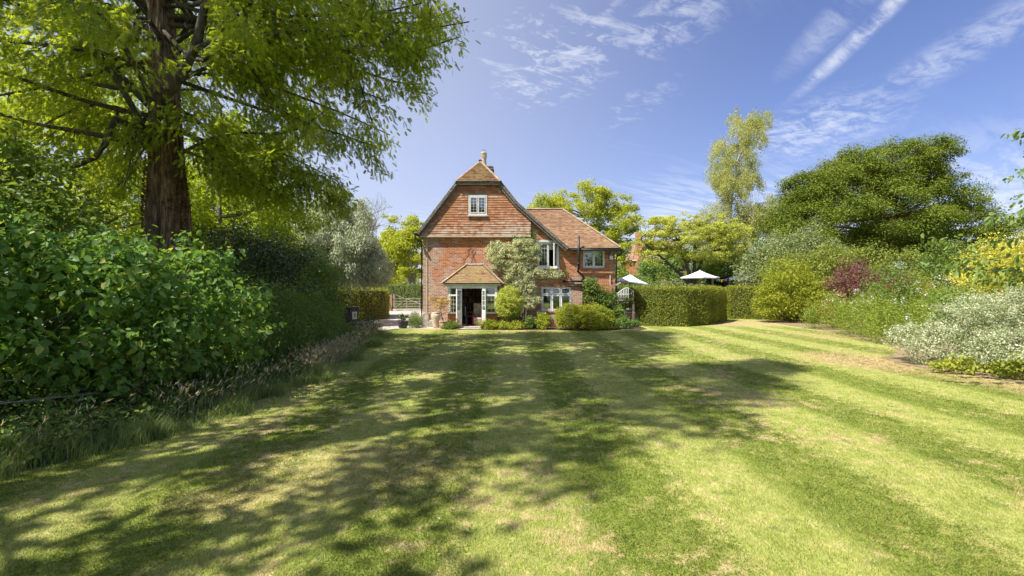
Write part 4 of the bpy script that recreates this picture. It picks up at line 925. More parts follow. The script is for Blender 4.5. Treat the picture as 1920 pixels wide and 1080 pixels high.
# ------------------------------------------------------------------ left bank shrubs
shrub('dark_glossy_shrub', 'dark glossy-leaved evergreen bush between the redwood trunk and the silver tree', 'shrub', [(-8.3, 14.5, 2.4, 1.5, 1.4, 1.75), (-7.3, 15.2, 2.2, 1.3, 1.3, 1.6)], LM['holly'], 190, .40, 60, .085, lo=.6)
shrub('green_shrub', 'mid green shrub in front of the silver-leaved tree', 'shrub', [(-7.4, 17.5, 2.2, 1.15, 1.3, 1.45), (-7.5, 18.5, 1.2, .8, 1.0, 1.1)], LM['mid'], 150, .38, 60, .09, lo=.6)
shrub('bushy_herb', 'tall mid green leafy thicket beside the long grass', 'shrub', [(-5.6, 12.0, .95, .85, 1.2, 1.1), (-5.9, 13.6, 1.0, 1.0, 1.3, 1.2), (-6.0, 10.6, .8, .9, 1.0, 1.05), (-6.2, 15.2, .85, .7, 1.2, 1.05), (-6.8, 12.0, 1.2, 1.1, 1.4, 1.1)], LM['mid'], 420, .26, 42, .075, lo=.6, droop=-.1, flat=1.2, lw=.38)
shrub('narrow_leaved_shrub', 'narrow-leaved green shrub beside the black bin', 'shrub', [(-6.6, 17.3, .75, .55, 1.0, .85), (-7.4, 19.5, .8, .55, 1.0, .95)], LM['mid2'], 140, .28, 45, .075, lo=.6, flat=1.1, lw=.35)
shrub('low_dark_shrub', 'low dark spreading shrub at the edge of the gravel drive below the bin', 'shrub', [(-6.2, 20.6, .35, .75, .6, .45), (-5.9, 19.6, .3, .5, .6, .35)], LM['holly'], 50, .22, 34, .08, lo=.5, lw=.3, stems=4)
tree('silver_leaved_tree', 'domed silver-grey weeping tree left of the drive', 'tree', (-9.6, 26, 0), lumpy([(-9.7, 26, 4.6, 2.6, 2.3, 2.2), (-11.4, 25.6, 4.0, 1.9, 2, 1.9), (-8.3, 25.6, 3.6, 1.6, 1.6, 1.3), (-9.4, 26, 6.0, 1.4, 1.3, 1.2)], 14, .6), LM['silver'], M['greybark'], .15, 460, .40, 120, .13, flat=1.0, droop=.9, lw=.27, hang=.6, nb=40, lo=.6)
hedge('clipped_hedge', 'yellow-green clipped hedge beyond the black bin at the left of the drive', [(-12.5, 28.6), (-9.2, 29.4), (-8.0, 31.0), (-9.2, 36)], 1.6, 1.95, LM['yew'], 14000, .085)
hd = hedge('clipped_hedge', 'dark green hedge running behind the five-bar gate', [(-16, 46), (-4, 45.2), (6, 45.5)], 1.6, 2.3, LM['mid2'], 9000, .13)
tree('yellow_green_tree', 'yellow-green pale-trunked tree standing behind the five-bar gate', 'tree', (-10.2, 48.5, 0), [(-10.3, 48.5, 5.3, 2.6, 2.2, 2.9), (-10.2, 48.5, 7.8, 1.5, 1.5, 1.7)], LM['lime'], M['palebark'], .26, 130, .62, 62, .17, flat=.45, nb=34, lo=.35, stems=[[(-10.2, 48.5, 0), (-10.15, 48.5, 2.4), (-10.9, 48.4, 4.6), (-11.2, 48.3, 6.5)], [(-10.2, 48.5, 1.2), (-9.6, 48.4, 4.0), (-8.9, 48.4, 6.0)], [(-10.2, 48.5, 1.6), (-10.2, 48.5, 5), (-10.2, 48.5, 8.5)]])
tree('yellow_green_tree', 'slender dark-stemmed tree left of the gate with thin yellow-green leaves', 'tree', (-13.0, 50, 0), [(-13.0, 50, 5.2, 2.0, 2.0, 3.2), (-12.6, 50, 8.2, 1.0, 1.0, 1.6)], LM['lime'], M['darkbark'], .2, 90, .6, 48, .17, flat=.45, nb=26, lo=.4)
def bare_tree(base, h, spread, label, lm=None, nl=0):
    o = empty('bare_tree', base, label, 'tree'); mb = MB(); tips = []
    def grow(a, d, L, r, k):
        b = a+d*L; pp = limb(mb, a, b, r, r*.55, 0, 4, 6 if k < 2 else 4, .06)
        if k == 4: tips.append(b); return
        for i in range(3 if k < 3 else 4):
            nd = unit(d+rng.normal(size=3)*.42*spread+np.array((0, 0, .12))); s = pp[rng.integers(2, 5)] if i else b; grow(np.array(s), nd, L*rng.uniform(.55, .8), r*.5, k+1)
    grow(np.array(base, float), np.array((0, 0, 1.)), h*.38, .15, 0); mb.build('trunk', M['greybark'], o, True)
    if lm: V, Fc = clump_leaves(np.array(tips), np.full(len(tips), .3), nl, .11); mesh_np('crown', V, [Fc], lm, o)
bare_tree((-12.6, 40, 0), 10.5, 1.0, 'leafless grey dead tree left of the house above the silver tree')
bare_tree((-14.0, 41, 0), 11.8, .8, 'nearly bare tree with a few yellow-green tufts above the silver tree', LM['lime'], 9)

# ------------------------------------------------------------------ trees behind and right of the house
tree('yellow_green_tree', 'broad yellow-green tree rising behind the lower roof of the house', 'tree', (5.5, 44, 0), lumpy([(3.3, 44, 8.6, 2.2, 2.0, 1.7), (6.3, 44, 8.6, 2.8, 2.6, 2.9), (9.0, 44, 7.6, 2.6, 2.6, 3.2), (7.5, 43, 5, 3.5, 2.4, 2.6), (10.4, 43.5, 8.4, 1.5, 1.6, 1.5)], 16, .8), LM['lime'], M['greybark'], .3, 420, .5, 58, .15, flat=.8, nb=60, lo=.5, fork=.3)
tree('spreading_tree', 'wide low spreading tree with dark forked stems behind the yew hedge', 'tree', (13.4, 36.5, 0),
     lumpy([(13.2, 36.5, 6.0, 3.9, 3.2, 1.6), (10.8, 36, 5.6, 2.0, 2.0, 1.7), (16.0, 36.5, 5.6, 2.0, 2.4, 1.7), (14.0, 36.2, 4.4, 2.4, 2.4, .7), (11.6, 36, 6.8, 1.2, 1.4, 1.0), (15.0, 36.5, 6.7, 1.6, 1.6, 1.0)], 16, .6, zs=.45), LM['lime2'], M['darkbark'], .17, 420, .36, 40, .115, flat=.45, nb=90, lo=.25, fork=.45, up=1.0,
     stems=[[(13.4, 36.5, 0), (13.35, 36.5, 2.3), (12.3, 36.3, 3.4), (10.8, 36.1, 4.6), (9.6, 36, 5.6)], [(13.4, 36.5, .8), (13.3, 36.4, 3.2), (12.6, 36.3, 5.0), (12.0, 36.3, 6.6)], [(13.5, 36.5, 1.4), (13.8, 36.6, 3.6), (13.9, 36.6, 6.8)], [(13.5, 36.5, 2.), (14.4, 36.6, 4.1), (15.8, 36.6, 5.0), (17.0, 36.6, 5.6)]], twigs=60)
tree('birch_tree', 'tall slender birch towering over the garden on the right', 'tree', (20.3, 46, 0),
     lumpy([(22.6, 46, 17.0, 1.9, 1.5, 2.2), (21.4, 46, 14.6, 2.6, 1.9, 2.2), (21.0, 46, 11.6, 2.3, 1.9, 1.9), (20.9, 46, 8.7, 3.5, 2.3, 2.0), (23.2, 46, 9.4, 2.0, 1.8, 1.3), (20.2, 46, 6.4, 2.4, 2.2, 2.0), (19.8, 46, 13.2, 1.5, 1.4, 1.5)], 14, .8, zs=1.2), LM['birch'], M['palebark'], .16, 640, .44, 60, .11, flat=1.3, droop=1.5, hang=1.5, lw=.5, nb=80, lo=.35, stems=[[(20.3, 46, 0), (20.6, 46, 8), (21.4, 46, 14), (22.4, 46, 16.5)]])
tree('great_yew_tree', 'huge domed dark green evergreen with red-brown limbs rising behind the right-hand border', 'tree', (30.0, 41, 0),
     lumpy([(30.5, 41, 8.8, 6.8, 4.6, 4.6), (26.3, 40.5, 7.2, 4.0, 4.0, 3.6), (34.6, 41, 8.4, 4.6, 4.2, 3.9), (32.4, 41, 12.0, 3.2, 3.0, 2.7), (29, 41, 11.4, 3.2, 3.0, 2.5), (24.3, 40, 5.6, 2.6, 3.0, 2.6), (37.4, 41, 7.0, 3.0, 3.2, 3.0), (35.0, 41, 11.3, 1.8, 2, 2)], 46, 1.15, zs=.45), LM['yewtree'], M['yewbark'], .55, 1500, .85, 84, .16, flat=.58, nb=110, lo=.62, fork=.15, up=.9, lw=.4, droop=.1)
bg_ = 'woodland trees closing the view'
for i, (x, y, h, r_, mat_, lb) in enumerate([(-34, 40, 11, 6, 'behind', 'pale green woodland tree at the far left edge'), (-25, 45, 12, 6, 'behind', 'pale green woodland tree beyond the round tree on the left'), (-22, 56, 9.5, 4.5, 'mid2', 'green woodland tree beyond the bare trees'), (-15.5, 60, 8, 4.2, 'lime', 'distant yellow-green woodland tree left of the gate'),
        (-2.5, 62, 8.5, 5, 'mid2', 'woodland tree hidden behind the house'), (8.5, 68, 8.6, 4.6, 'mid2', 'green woodland tree beyond the umbrella by the house'), (19, 56, 7, 4.5, 'mid', 'darker woodland tree beyond the spreading tree'), (25.5, 55, 8.6, 4.2, 'mid', 'dark woodland tree at the foot of the birch'), (43, 52, 9, 6, 'mid', 'dark woodland tree right of the great evergreen'), (52, 48, 9, 6, 'olive', 'olive woodland tree at the far right')]):
    tree('woodland_tree', lb, 'tree', (x, y, 0), [(x, y, h*.55, r_, r_*.7, h*.45), (x+r_*.5, y-1, h*.38, r_*.7, r_*.6, h*.34), (x-r_*.5, y-1, h*.4, r_*.7, r_*.6, h*.34)], LM[mat_], M['greybark'], .22, 150, .95, 70, .22, group=bg_, nb=16, lo=.6)
# right-hand garden shrubs
shrub('leafy_shrub', 'large grey-green leafy shrub at the left foot of the great evergreen', 'shrub', [(18.6, 33, 3.6, 2.3, 1.8, 2.4), (20.4, 33, 3.9, 1.8, 1.8, 2.4), (16.9, 33.5, 2.8, 1.6, 1.5, 2.0), (22.5, 34, 3.3, 2.0, 1.5, 2.0)], LM['grey_g'], 300, .55, 60, .13, lo=.6)
shrub('leafy_shrub', 'bright green broad-leaved shrub beyond the second umbrella', 'shrub', [(16.3, 38.5, 2.6, 2.3, 1.5, 2.0), (18.3, 38, 2.4, 1.6, 1.5, 1.8)], LM['mid2'], 150, .55, 55, .16, lo=.6)
shrub('leafy_shrub', 'dark green bush behind the umbrella beside the house', 'shrub', [(8.2, 38, 2.0, 2.2, 1.4, 1.9), (10.6, 40, 1.6, 2.0, 1.5, 1.6)], LM['mid'], 150, .5, 55, .14, lo=.6)
shrub('leafy_shrub', 'pale white-green shrub just behind the middle of the yew hedge', 'shrub', [(10.4, 30.6, 1.55, 1.5, 1.0, 1.05), (8.8, 31.5, 1.3, 1.0, 1.0, .95), (12.0, 31.3, 1.3, 1.0, 1.0, .95)], LM['grey_g'], 150, .34, 52, .10, lo=.6)
hedge('clipped_hedge', 'leafy beech hedge behind the white garden bench', [(5.9, 32.2), (8.6, 32.6), (11, 33)], .9, 2.15, LM['mid2'], 5200, .10)
shrub('flowering_shrub', 'tall olive shrub with pale pink flowers above the yellow-green bush', 'shrub', [(16.9, 30.5, 2.6, 1.5, 1.1, 1.7), (18.8, 30.5, 2.8, 1.5, 1.1, 1.6)], LM['olive'], 150, .42, 55, .10, lo=.6)
shrub('tall_shrub', 'broad olive-green bushes forming a screen below the great evergreen', 'shrub', [(19.2, 29.8, 2.3, 1.8, 1.3, 2.3), (21.2, 29.4, 2.2, 1.7, 1.3, 2.6), (22.8, 28.6, 2.4, 1.7, 1.3, 2.3), (20.2, 30.4, 3.6, 1.3, 1.0, 1.3)], LM['olive'], 330, .5, 60, .11, lo=.6)
shrub('tall_shrub', 'bright green rounded bushes between the olive screen and the golden shrub', 'shrub', [(24.4, 27.6, 2.5, 1.7, 1.3, 2.3), (26.4, 27.0, 2.4, 1.7, 1.3, 2.4), (28.4, 26.6, 2.5, 1.7, 1.3, 2.2)], LM['mid2'], 300, .5, 60, .10, lo=.6)
shrub('dark_shrub', 'dark green bush behind the purple bush', 'shrub', [(22.4, 26.8, 1.4, 1.5, 1.0, 1.5), (24.4, 25.4, 1.4, 1.3, 1.0, 1.4)], LM['olive'], 120, .42, 50, .09, lo=.6)
hedge('yew_hedge', 'clipped yew hedge with a flat top between house and garden opening', [(6.55, 26.7), (6.75, 25.9), (7.6, 25.15), (8.9, 24.95), (10.4, 25.9), (12.0, 27.8), (13.2, 29.7)], 1.5, 2.03, LM['yew'], 46000, .07)
hedge('yew_hedge', 'shorter clipped yew hedge right of the garden opening', [(14.05, 31.2), (15.2, 30.9), (17.2, 29.2)], 1.3, 2.1, LM['yew'], 16000, .075)
shrub('yellow_green_bush', 'big loose yellow-green bush at the right end of the yew hedge', 'shrub', [(15.9, 28, 1.9, 1.5, 1.2, 1.75), (17.0, 27.6, 1.4, 1.3, 1.2, 1.4), (15.3, 28.2, 1.2, 1.1, 1.1, 1.25), (16.8, 28.2, 2.5, 1.0, .9, 1.1)], LM['honey'], 240, .38, 60, .10, lo=.6)
o_ = shrub('purple_bush', 'purple-leaved bush between the yellow-green bush and the flower border', 'shrub', [(18.5, 26.2, 2.15, 1.4, 1.0, 1.5), (20.2, 25.8, 1.8, 1.1, 1.0, 1.25)], LM['purple'], 150, .36, 55, .08, lo=.55)
def flowers(parent, blobs, n, mat_, s=.05, cl=.09, per=7, zmin=.3, hi=.9, vert=1.0):
    C = shell_points([(x, y, z, a*hi, b*hi, c*hi) for x, y, z, a, b, c in blobs], n, .93, zmin); C[:, 2] += rng.random(n)*.12
    V, Fc = clump_leaves(C, np.full(n, cl), per, s, vert, .1, .8, .8); return tag(mesh_np('flower', V, [Fc], mat_, parent), kind='stuff')
bl = [(17.0, 22.8, .75, 1.5, 1.5, 1.15), (15.3, 23.6, .7, 1.2, 1.1, 1.05), (14.8, 20.3, .75, 1.4, 1.8, 1.0), (16.5, 20.5, 1.0, 1.4, 1.6, 1.2), (13.8, 17.6, .7, 1.2, 1.3, .95), (15.8, 17.6, .9, 1.5, 1.5, 1.05), (18.3, 20.5, 1.1, 1.5, 1.6, 1.3)]
o_ = shrub('phlox_clump', 'fresh green clump of white-flowered phlox filling the right-hand border', 'flowers', bl, LM['phlox'], 620, .24, 50, .075, lo=.7, flat=1.3, droop=-.2, lw=.34, stems=20, bm=M['twigs'])
flowers(o_, bl, 75, LM['white_fl'], .05, .10, 9, .9, 1.12)
o_ = shrub('crimson_flowers', 'row of crimson flower heads along the back of the border', 'flowers', [(18.5, 24, .9, 1.0, .7, 1.05), (20.3, 23.4, .95, 1.1, .7, 1.1)], LM['phlox'], 70, .25, 40, .08, lo=.7, stems=4, bm=M['twigs'])
flowers(o_, [(18.5, 24, .9, 1.0, .7, 1.05), (20.3, 23.4, .95, 1.1, .7, 1.1)], 60, LM['red_fl'], .06, .12, 8, 1.2, 1.12)
o_ = shrub('rusty_flowers', 'rust-brown flower spikes at the left end of the border', 'flowers', [(16.3, 24.4, .8, .8, .6, 1.05)], LM['rust'], 36, .2, 34, .06, lo=.7, flat=1.6, stems=3, bm=M['twigs'], core=False)
shrub('golden_shrub', 'golden yellow shrub at the right end of the border', 'shrub', [(17.9, 17.8, 2.5, 1.5, 1.3, 1.35), (19.2, 17.4, 2.9, 1.6, 1.3, 1.5)], LM['gold'], 300, .36, 75, .065, lo=.6)
shrub('leafy_shrub', 'bright green shrub at the foot of the golden shrub', 'shrub', [(15.4, 19.6, 1.9, 1.2, .8, 1.1), (21.4, 18.6, 2.6, 1.5, 1.2, 2.0)], LM['mid2'], 120, .36, 50, .085, lo=.6)
shrub('variegated_shrub', 'spreading white-and-green variegated shrub on the right edge of the lawn', 'shrub', [(11.1, 12.9, .55, 1.05, .9, .62), (12.3, 12.7, .85, 1.2, 1.0, 1.0), (13.6, 12.6, 1.0, 1.4, 1.1, 1.15), (12.0, 11.5, .45, 1.1, .8, .6), (13.3, 11.2, .55, 1.3, .9, .75), (14.7, 11.8, 1.1, 1.3, 1.1, 1.1)], LM['varieg'], 560, .19, 95, .042, lo=.78, lw=.62)
shrub('dark_shrub', 'dark green shrub behind the white variegated shrub at the right edge', 'shrub', [(14.9, 13.2, 1.3, 1.3, .9, 1.25), (13.4, 14.2, 1.1, 1.2, .8, 1.1)], LM['mid'], 110, .3, 55, .08, lo=.6)
gcb = [(10.6+.55*i*.9, 11.4-.55*i*.7+.0, .1, .75, .45, .26) for i in range(7)]+[(11.6+.5*i, 10.9-.35*i, .14, .8, .5, .32) for i in range(5)]
gc = shrub('ground_cover', 'low yellow-green leafy ground cover along the lawn edge on the right', 'ground cover', gcb, LM['cover'], 260, .16, 26, .075, lo=.6, stems=0, flat=.7, lw=.75, round_=True, core=False)
# near branches entering from the right edge
nb_ = empty('overhanging_tree', (11.4, 9.6, 0), 'broad-leaved tree at the right edge whose sprays reach over the golden shrub', 'tree')
mb = MB(); 
mb.tube([(11.4, 9.6, 0), (11.5, 9.6, 2.0), (11.3, 9.6, 4.2), (11.2, 9.6, 6.5)], [.16, .13, .10, .04], 8, False)
for (a_, b_, k) in [((11.3, 9.6, 2.6), (8.25, 9.7, 3.05), 26), ((11.4, 9.6, 2.2), (7.9, 9.5, 2.45), 26), ((11.4, 9.6, 2.7), (9.1, 9.2, 3.3), 22), ((11.4, 9.5, 1.9), (9.0, 9.3, 2.2), 22), ((11.4, 9.6, 2.4), (9.3, 10.2, 2.7), 20), ((11.4, 9.6, 2.3), (8.6, 9.8, 2.75), 24)]:
    pp = [np.array(p) for p in limb(mb, a_, b_, .014, .003, .07, 8, 5, .07)]; ax = unit(pp[-1]-pp[0]); Cn = []; Tn = []
    for i in range(int(k*3.6)):
        t = (.2+.8*rng.random())*8; q = min(int(t), 7); x = pp[q]*(1-t+q)+pp[q+1]*(t-q); Cn.append(x+rng.normal(size=3)*.05); Tn.append(ax*.5+np.array((0, 0, -.7))+rng.normal(size=3)*.45)
    Cn, Tn = np.array(Cn), np.array(Tn); V, Fc = leaves(Cn, Tn, rdir(len(Cn))*.5+np.array((0, 0, .7)), rng.uniform(.10, .18, len(Cn)), rng.uniform(.05, .08, len(Cn)), .08, .15, True)
    mesh_np('leaf_spray', V, [Fc], LM['mid2'], nb_)
mb.build('trunk', M['darkbark'], nb_, True)
C = shell_points([(11.9, 9.8, 5.0, 1.3, 1.2, 1.3), (11.5, 9.8, 3.7, .9, 1.0, .9), (12.6, 9.6, 2.9, 1.6, 1.4, 1.2)], 120, .5, 1.)
V, Fc = clump_leaves(C, np.full(120, .34), 34, .11, .6, .5, .6, round_=True); mesh_np('crown', V, [Fc], LM['mid2'], nb_)

for i, (x, y, h, r_, lb) in enumerate([(-24, -20, 13, 7, 'leftmost of the unseen trees behind the viewpoint'), (-9, -26, 12, 7, 'unseen tree behind the viewpoint, left of its middle'), (5, -24, 12, 7, 'unseen tree behind the viewpoint, in its middle'), (19, -22, 12, 7, 'unseen tree behind the viewpoint, right of its middle'), (33, -16, 12, 7, 'rightmost of the unseen trees behind the viewpoint')]):  # unseen trees added so the house windows reflect foliage, not bright sky
    tree('unseen_tree', lb, 'tree', (x, y, 0), [(x, y, h*.5, r_, r_*.7, h*.5)], LM['mid'], M['greybark'], .3, 90, 1.6, 40, .5, group='unseen trees behind the viewpoint', nb=8, lo=.6)
# ------------------------------------------------------------------ plants against the house
LM['creeper2'] = leafmat('pale_yellow_green_leaves', (.25, .32, .035), (.56, .59, .13), (.64, .65, .26), .32, .5, .25, 2.2, 1.3)
def plant(name, label, cat, *a, **k): return shrub(name, label, cat, *a, **k)
plant('wall_creeper', 'cream and green creeper spreading over the brick wall between porch and windows', 'climber',
      lumpy([(-.1, 24.75, 3.55, 1.25, .38, .95), (.55, 24.75, 3.75, .85, .36, .75), (-.65, 24.78, 3.75, .75, .30, .55), (.35, 24.72, 2.75, .75, .40, .65), (1.25, 24.8, 2.75, .75, .26, .30), (2.15, 24.82, 2.72, .65, .20, .22), (.75, 24.72, 1.9, .52, .34, .70), (.95, 24.76, 1.25, .38, .26, .45), (.1, 24.75, 2.3, .45, .30, .5)], 26, .20, zs=.9),
      LM['creeper'], 640, .15, 62, .048, lo=.6, stems=0, base=(.6, 24.8, 0), lw=.6)
cp = [o for o in COL.objects if o.name.startswith('wall_creeper')][0]; mb = MB()
for a_, b_ in (((.5, 24.85, 0), (.3, 24.9, 3.3)), ((.7, 24.85, 0), (.9, 24.9, 3.0)), ((.95, 24.85, 0), (1.0, 24.9, 1.6))): limb(mb, a_, b_, .035, .015, .0, 7, 6, .03)
mb.build('stem', M['greybark'], cp, True)
plant('wall_ivy', 'bright green ivy shoots hugging the wall under the hung tiles', 'climber', [(.35, 24.86, 4.62, .75, .12, .20), (1.0, 24.88, 4.55, .25, .12, .55), (2.5, 24.84, 2.85, .45, .14, .16)], LM['mid2'], 40, .14, 40, .06, lo=.5, stems=3, base=(.7, 24.9, 0), core=False)
o_ = plant('topiary_ball', 'egg-shaped clipped yellow-green standard right of the garden door', 'topiary', [(-.13, 23.8, 1.32, .68, .66, .80), (-.13, 23.8, .98, .62, .60, .50)], LM['creeper2'], 330, .12, 56, .05, lo=.84, stems=0, base=(-.13, 23.8, 0))
mb = MB(); mb.tube([(-.17, 23.8, 0), (-.15, 23.8, .5), (-.13, 23.8, .9)], .035, 8); mb.build('stem', M['greybark'], o_, True)
plant('clipped_bush', 'low rounded yellow-green bush below the three-light window', 'shrub', [(2.75, 23.1, .62, .72, .75, .66), (3.75, 23.1, .60, .85, .8, .66), (4.45, 23.3, .5, .5, .6, .55)], LM['honey'], 330, .16, 56, .06, lo=.8, stems=6)
plant('climbing_rose', 'fresh green climbing rose at the right corner of the house', 'climber', [(4.3, 24.6, 1.6, .65, .3, .85), (4.0, 24.6, 2.2, .35, .25, .5), (4.9, 24.6, 1.1, .5, .3, .8), (5.3, 24.4, .6, .4, .4, .6)], LM['mid2'], 150, .2, 46, .08, lo=.6, stems=6)
plant('euphorbia_plant', 'low bright yellow-green plants beside the door step', 'plant', [(-1.15, 23.3, .22, .5, .35, .28), (-.5, 23.25, .2, .5, .35, .24), (.1, 23.2, .18, .5, .3, .22)], LM['honey'], 90, .14, 36, .06, lo=.6, stems=3)
plant('border_plant', 'green leafy plants at the foot of the wall between the topiary and the bush', 'plant', [(.9, 23.5, .3, .5, .35, .35), (1.55, 23.7, .4, .4, .3, .45), (.4, 23.9, .3, .4, .3, .4)], LM['mid2'], 70, .16, 36, .07, lo=.6, stems=3)
plant('border_plant', 'yellow-leaved young plant before the brick wall left of the window', 'plant', [(1.5, 23.4, .35, .35, .3, .45)], LM['lime'], 30, .14, 36, .07, lo=.6, stems=3)
plant('border_plant', 'small green mound of leaves at the left foot of the door step', 'plant', [(-2.95, 23.45, .16, .38, .25, .24)], LM['mid2'], 34, .12, 34, .055, lo=.6, stems=2)
plant('border_plant', 'loose green plants by the leaning metal panel', 'plant', [(5.45, 23.7, .25, .4, .35, .38), (6.2, 24.5, .15, .3, .2, .22)], LM['mid'], 50, .15, 34, .065, lo=.6, stems=3)
plant('lavender_bush', 'grey-green lavender with faded mauve spikes at the house corner', 'plant', [(-4.85, 24.2, .28, .34, .3, .34)], LM['lav'], 60, .14, 44, .09, lo=.6, lw=.12, flat=1.4, droop=-.8, stems=0)
plant('faded_lavender', 'dry mauve-brown lavender clump behind the dark planter', 'plant', [(-5.05, 24.9, .38, .38, .25, .38)], LM['lavfl'], 40, .14, 40, .09, lo=.6, lw=.12, flat=1.4, droop=-.8, stems=0)

# pots
def pot(name, label, c, prof, m, cat='pot', soil=True):
    o = empty(name, (c[0], c[1], 0), label, cat); mb = MB(); mb.lathe((c[0], c[1], c[2] if len(c) > 2 else .01), prof, 28); mb.build('body', m, o, True)
    if soil: k = max(z for r, z in prof)-.05; r_ = min(r for r, z in prof if z > k-.02)*.98; s = MB(); s.lathe((c[0], c[1], .01), [(0, k), (r_, k)], 20); s.build('soil', M['soil'], o)
    return o
pot('bowl_planter', 'dark glazed round planter on the gravel left of the house corner', (-5.42, 24.0), [(0, 0), (.17, 0), (.235, .10), (.265, .22), (.262, .31), (.275, .33), (.245, .335), (.235, .28)], M['planter'], 'planter')
plant('potted_shrub', 'small dark green shrub growing in the dark round planter', 'potted plant', [(-5.42, 24.0, .52, .20, .20, .16), (-5.28, 24.0, .60, .14, .14, .1), (-5.5, 24, .65, .1, .1, .12)], LM['holly'], 24, .09, 20, .07, lo=.4, stems=5, zmin=.35, base=(-5.42, 24.0, .28), core=False)
pot('tall_urn', 'tall pale stone urn against the brick beside the porch', (-3.80, 24.15), [(0, 0), (.13, 0), (.14, .05), (.175, .30), (.23, .52), (.245, .62), (.225, .69), (.19, .72), (.21, .75), (.215, .78), (.17, .79), (.15, .70)], M['buff'], 'urn')
pot('terracotta_pot', 'weathered terracotta pot holding the orange-leaved little tree', (-3.36, 23.75), [(0, 0), (.13, 0), (.19, .12), (.215, .24), (.20, .31), (.225, .33), (.23, .38), (.195, .385), (.18, .32)], M['terra'], 'pot')
tree('potted_maple', 'little orange-yellow leaved tree in the weathered terracotta pot', 'potted tree', (-3.36, 23.75, .34), [(-3.4, 23.75, 1.15, .55, .35, .42), (-3.75, 23.75, 1.4, .35, .3, .3), (-3.1, 23.75, 1.35, .3, .25, .22)], LM['orange'], M['darkbark'], .018, 40, .14, 22, .045, nb=22, lo=.2, flat=.5, lw=.45, fork=.3)
pot('terracotta_pot', 'small terracotta pot standing on the door step in front of the left door', (-2.62, 23.6), [(0, .045), (.08, .045), (.11, .22), (.125, .225), (.125, .27), (.105, .27), (.10, .22)], M['terra'], 'pot')
plant('potted_seedling', 'thin yellow-leaved seedling in the small terracotta pot', 'potted plant', [(-2.62, 23.6, .42, .14, .12, .14)], LM['orange'], 9, .07, 12, .05, lo=.4, stems=4, zmin=.27, base=(-2.62, 23.6, .24), core=False)
pot('terracotta_pot', 'small terracotta pot half hidden by yellow-green plants right of the door step', (-1.42, 23.6), [(0, .045), (.09, .045), (.12, .24), (.135, .245), (.135, .29), (.115, .29), (.11, .24)], M['terra'], 'pot')

# bin
bn = empty('wheelie_bin', (-7.55, 22.6, 0), 'black wheelie bin with a pale sticker standing among the shrubs by the drive', 'bin')
Mx = Matrix.Translation((-7.55, 22.6, 0)) @ Matrix.Rotation(R(-28), 4, 'Z')
def boxm(a, name, m, parent, bevel=0): mb = MB(); mb.box(*a, Mx); return mb.build(name, m, parent, bevel=bevel)
mb = MB(); k = len(mb.v)
mb.v += [tuple(Mx @ Vector(p)) for p in [(-.22, -.24, .08), (.22, -.24, .08), (.22, .22, .08), (-.22, .22, .08), (-.27, -.30, 1.05), (.27, -.30, 1.05), (.27, .27, 1.05), (-.27, .27, 1.05)]]
mb.f += [[k+i for i in q] for q in ((3, 2, 1, 0), (4, 5, 6, 7), (0, 1, 5, 4), (1, 2, 6, 5), (2, 3, 7, 6), (3, 0, 4, 7))]; mb.build('body', M['binm'], bn, bevel=.02)
boxm((-.30, .30, -.34, .30, 1.05, 1.12), 'lid', M['binm'], bn, .02); boxm((-.24, .24, .28, .33, .98, 1.04), 'handle', M['binm'], bn, .01)
boxm((.262, .272, -.14, .14, .55, .90), 'sticker', M['sticker'], bn); boxm((.2725, .275, -.03, .05, .66, .82), 'sticker_mark', M['black'], bn)
for s in (-1, 1):
    mb = MB(); c = Mx @ Vector((.23*s, .24, .1)); mb.tube([c-(Mx.to_3x3() @ Vector((.02, 0, 0))), c+(Mx.to_3x3() @ Vector((.02, 0, 0)))], .10, 14); mb.build('wheel', M['black'], bn)

# gate
gt = empty('five_bar_gate', (-10.3, 42, 0), 'pale timber five-bar gate closed across the gravel drive', 'gate')
def bars(lst, name, m, parent, wd=.09, th=.045):
    for a, b in lst: mb = MB(); mb.bar(a, b, wd, th, (0, 1, 0)); mb.build(name, m, parent)
y = 42.; gx0, gx1 = -10.24, -6.9
bars([((gx0, y, .16), (gx0, y, 1.50))], 'hanging_stile', M['gatewood'], gt, .06, .10); bars([((gx1, y, .16), (gx1, y, 1.10))], 'closing_stile', M['gatewood'], gt, .06, .09)
bars([((gx0, y-.004*k, z), (gx1, y-.004*k, z)) for k, z in enumerate((.22, .42, .62, .84, 1.08))], 'rail', M['gatewood'], gt, .03, .085)
bars([((gx0+.02, y-.05, 1.46), (gx0+.95, y-.05, 1.08)), ((gx0+.05, y-.05, .20), (gx0+1.1, y-.05, 1.06)), ((gx0+1.15, y-.05, 1.06), (gx1-.05, y-.05, .22))], 'brace', M['gatewood'], gt, .03, .075)
bars([((gx0+1.12, y-.03, .18), (gx0+1.12, y-.03, 1.08)), ((gx0+2.2, y-.03, .18), (gx0+2.2, y-.03, 1.08))], 'upright', M['gatewood'], gt, .03, .08)
gp = empty('gate_post', (-10.52, 42, 0), 'thick brown timber post at the left end of the gate', 'post'); mb = MB(); mb.box(-10.66, -10.38, 41.86, 42.14, 0, 1.40); mb.build('post', M['postwood'], gp, bevel=.02)
mb = MB(); mb.box(-10.39, -10.20, 41.93, 41.97, 1.0, 1.04); mb.box(-10.39, -10.20, 41.93, 41.97, .3, .34); mb.build('hinge', M['black'], gp)

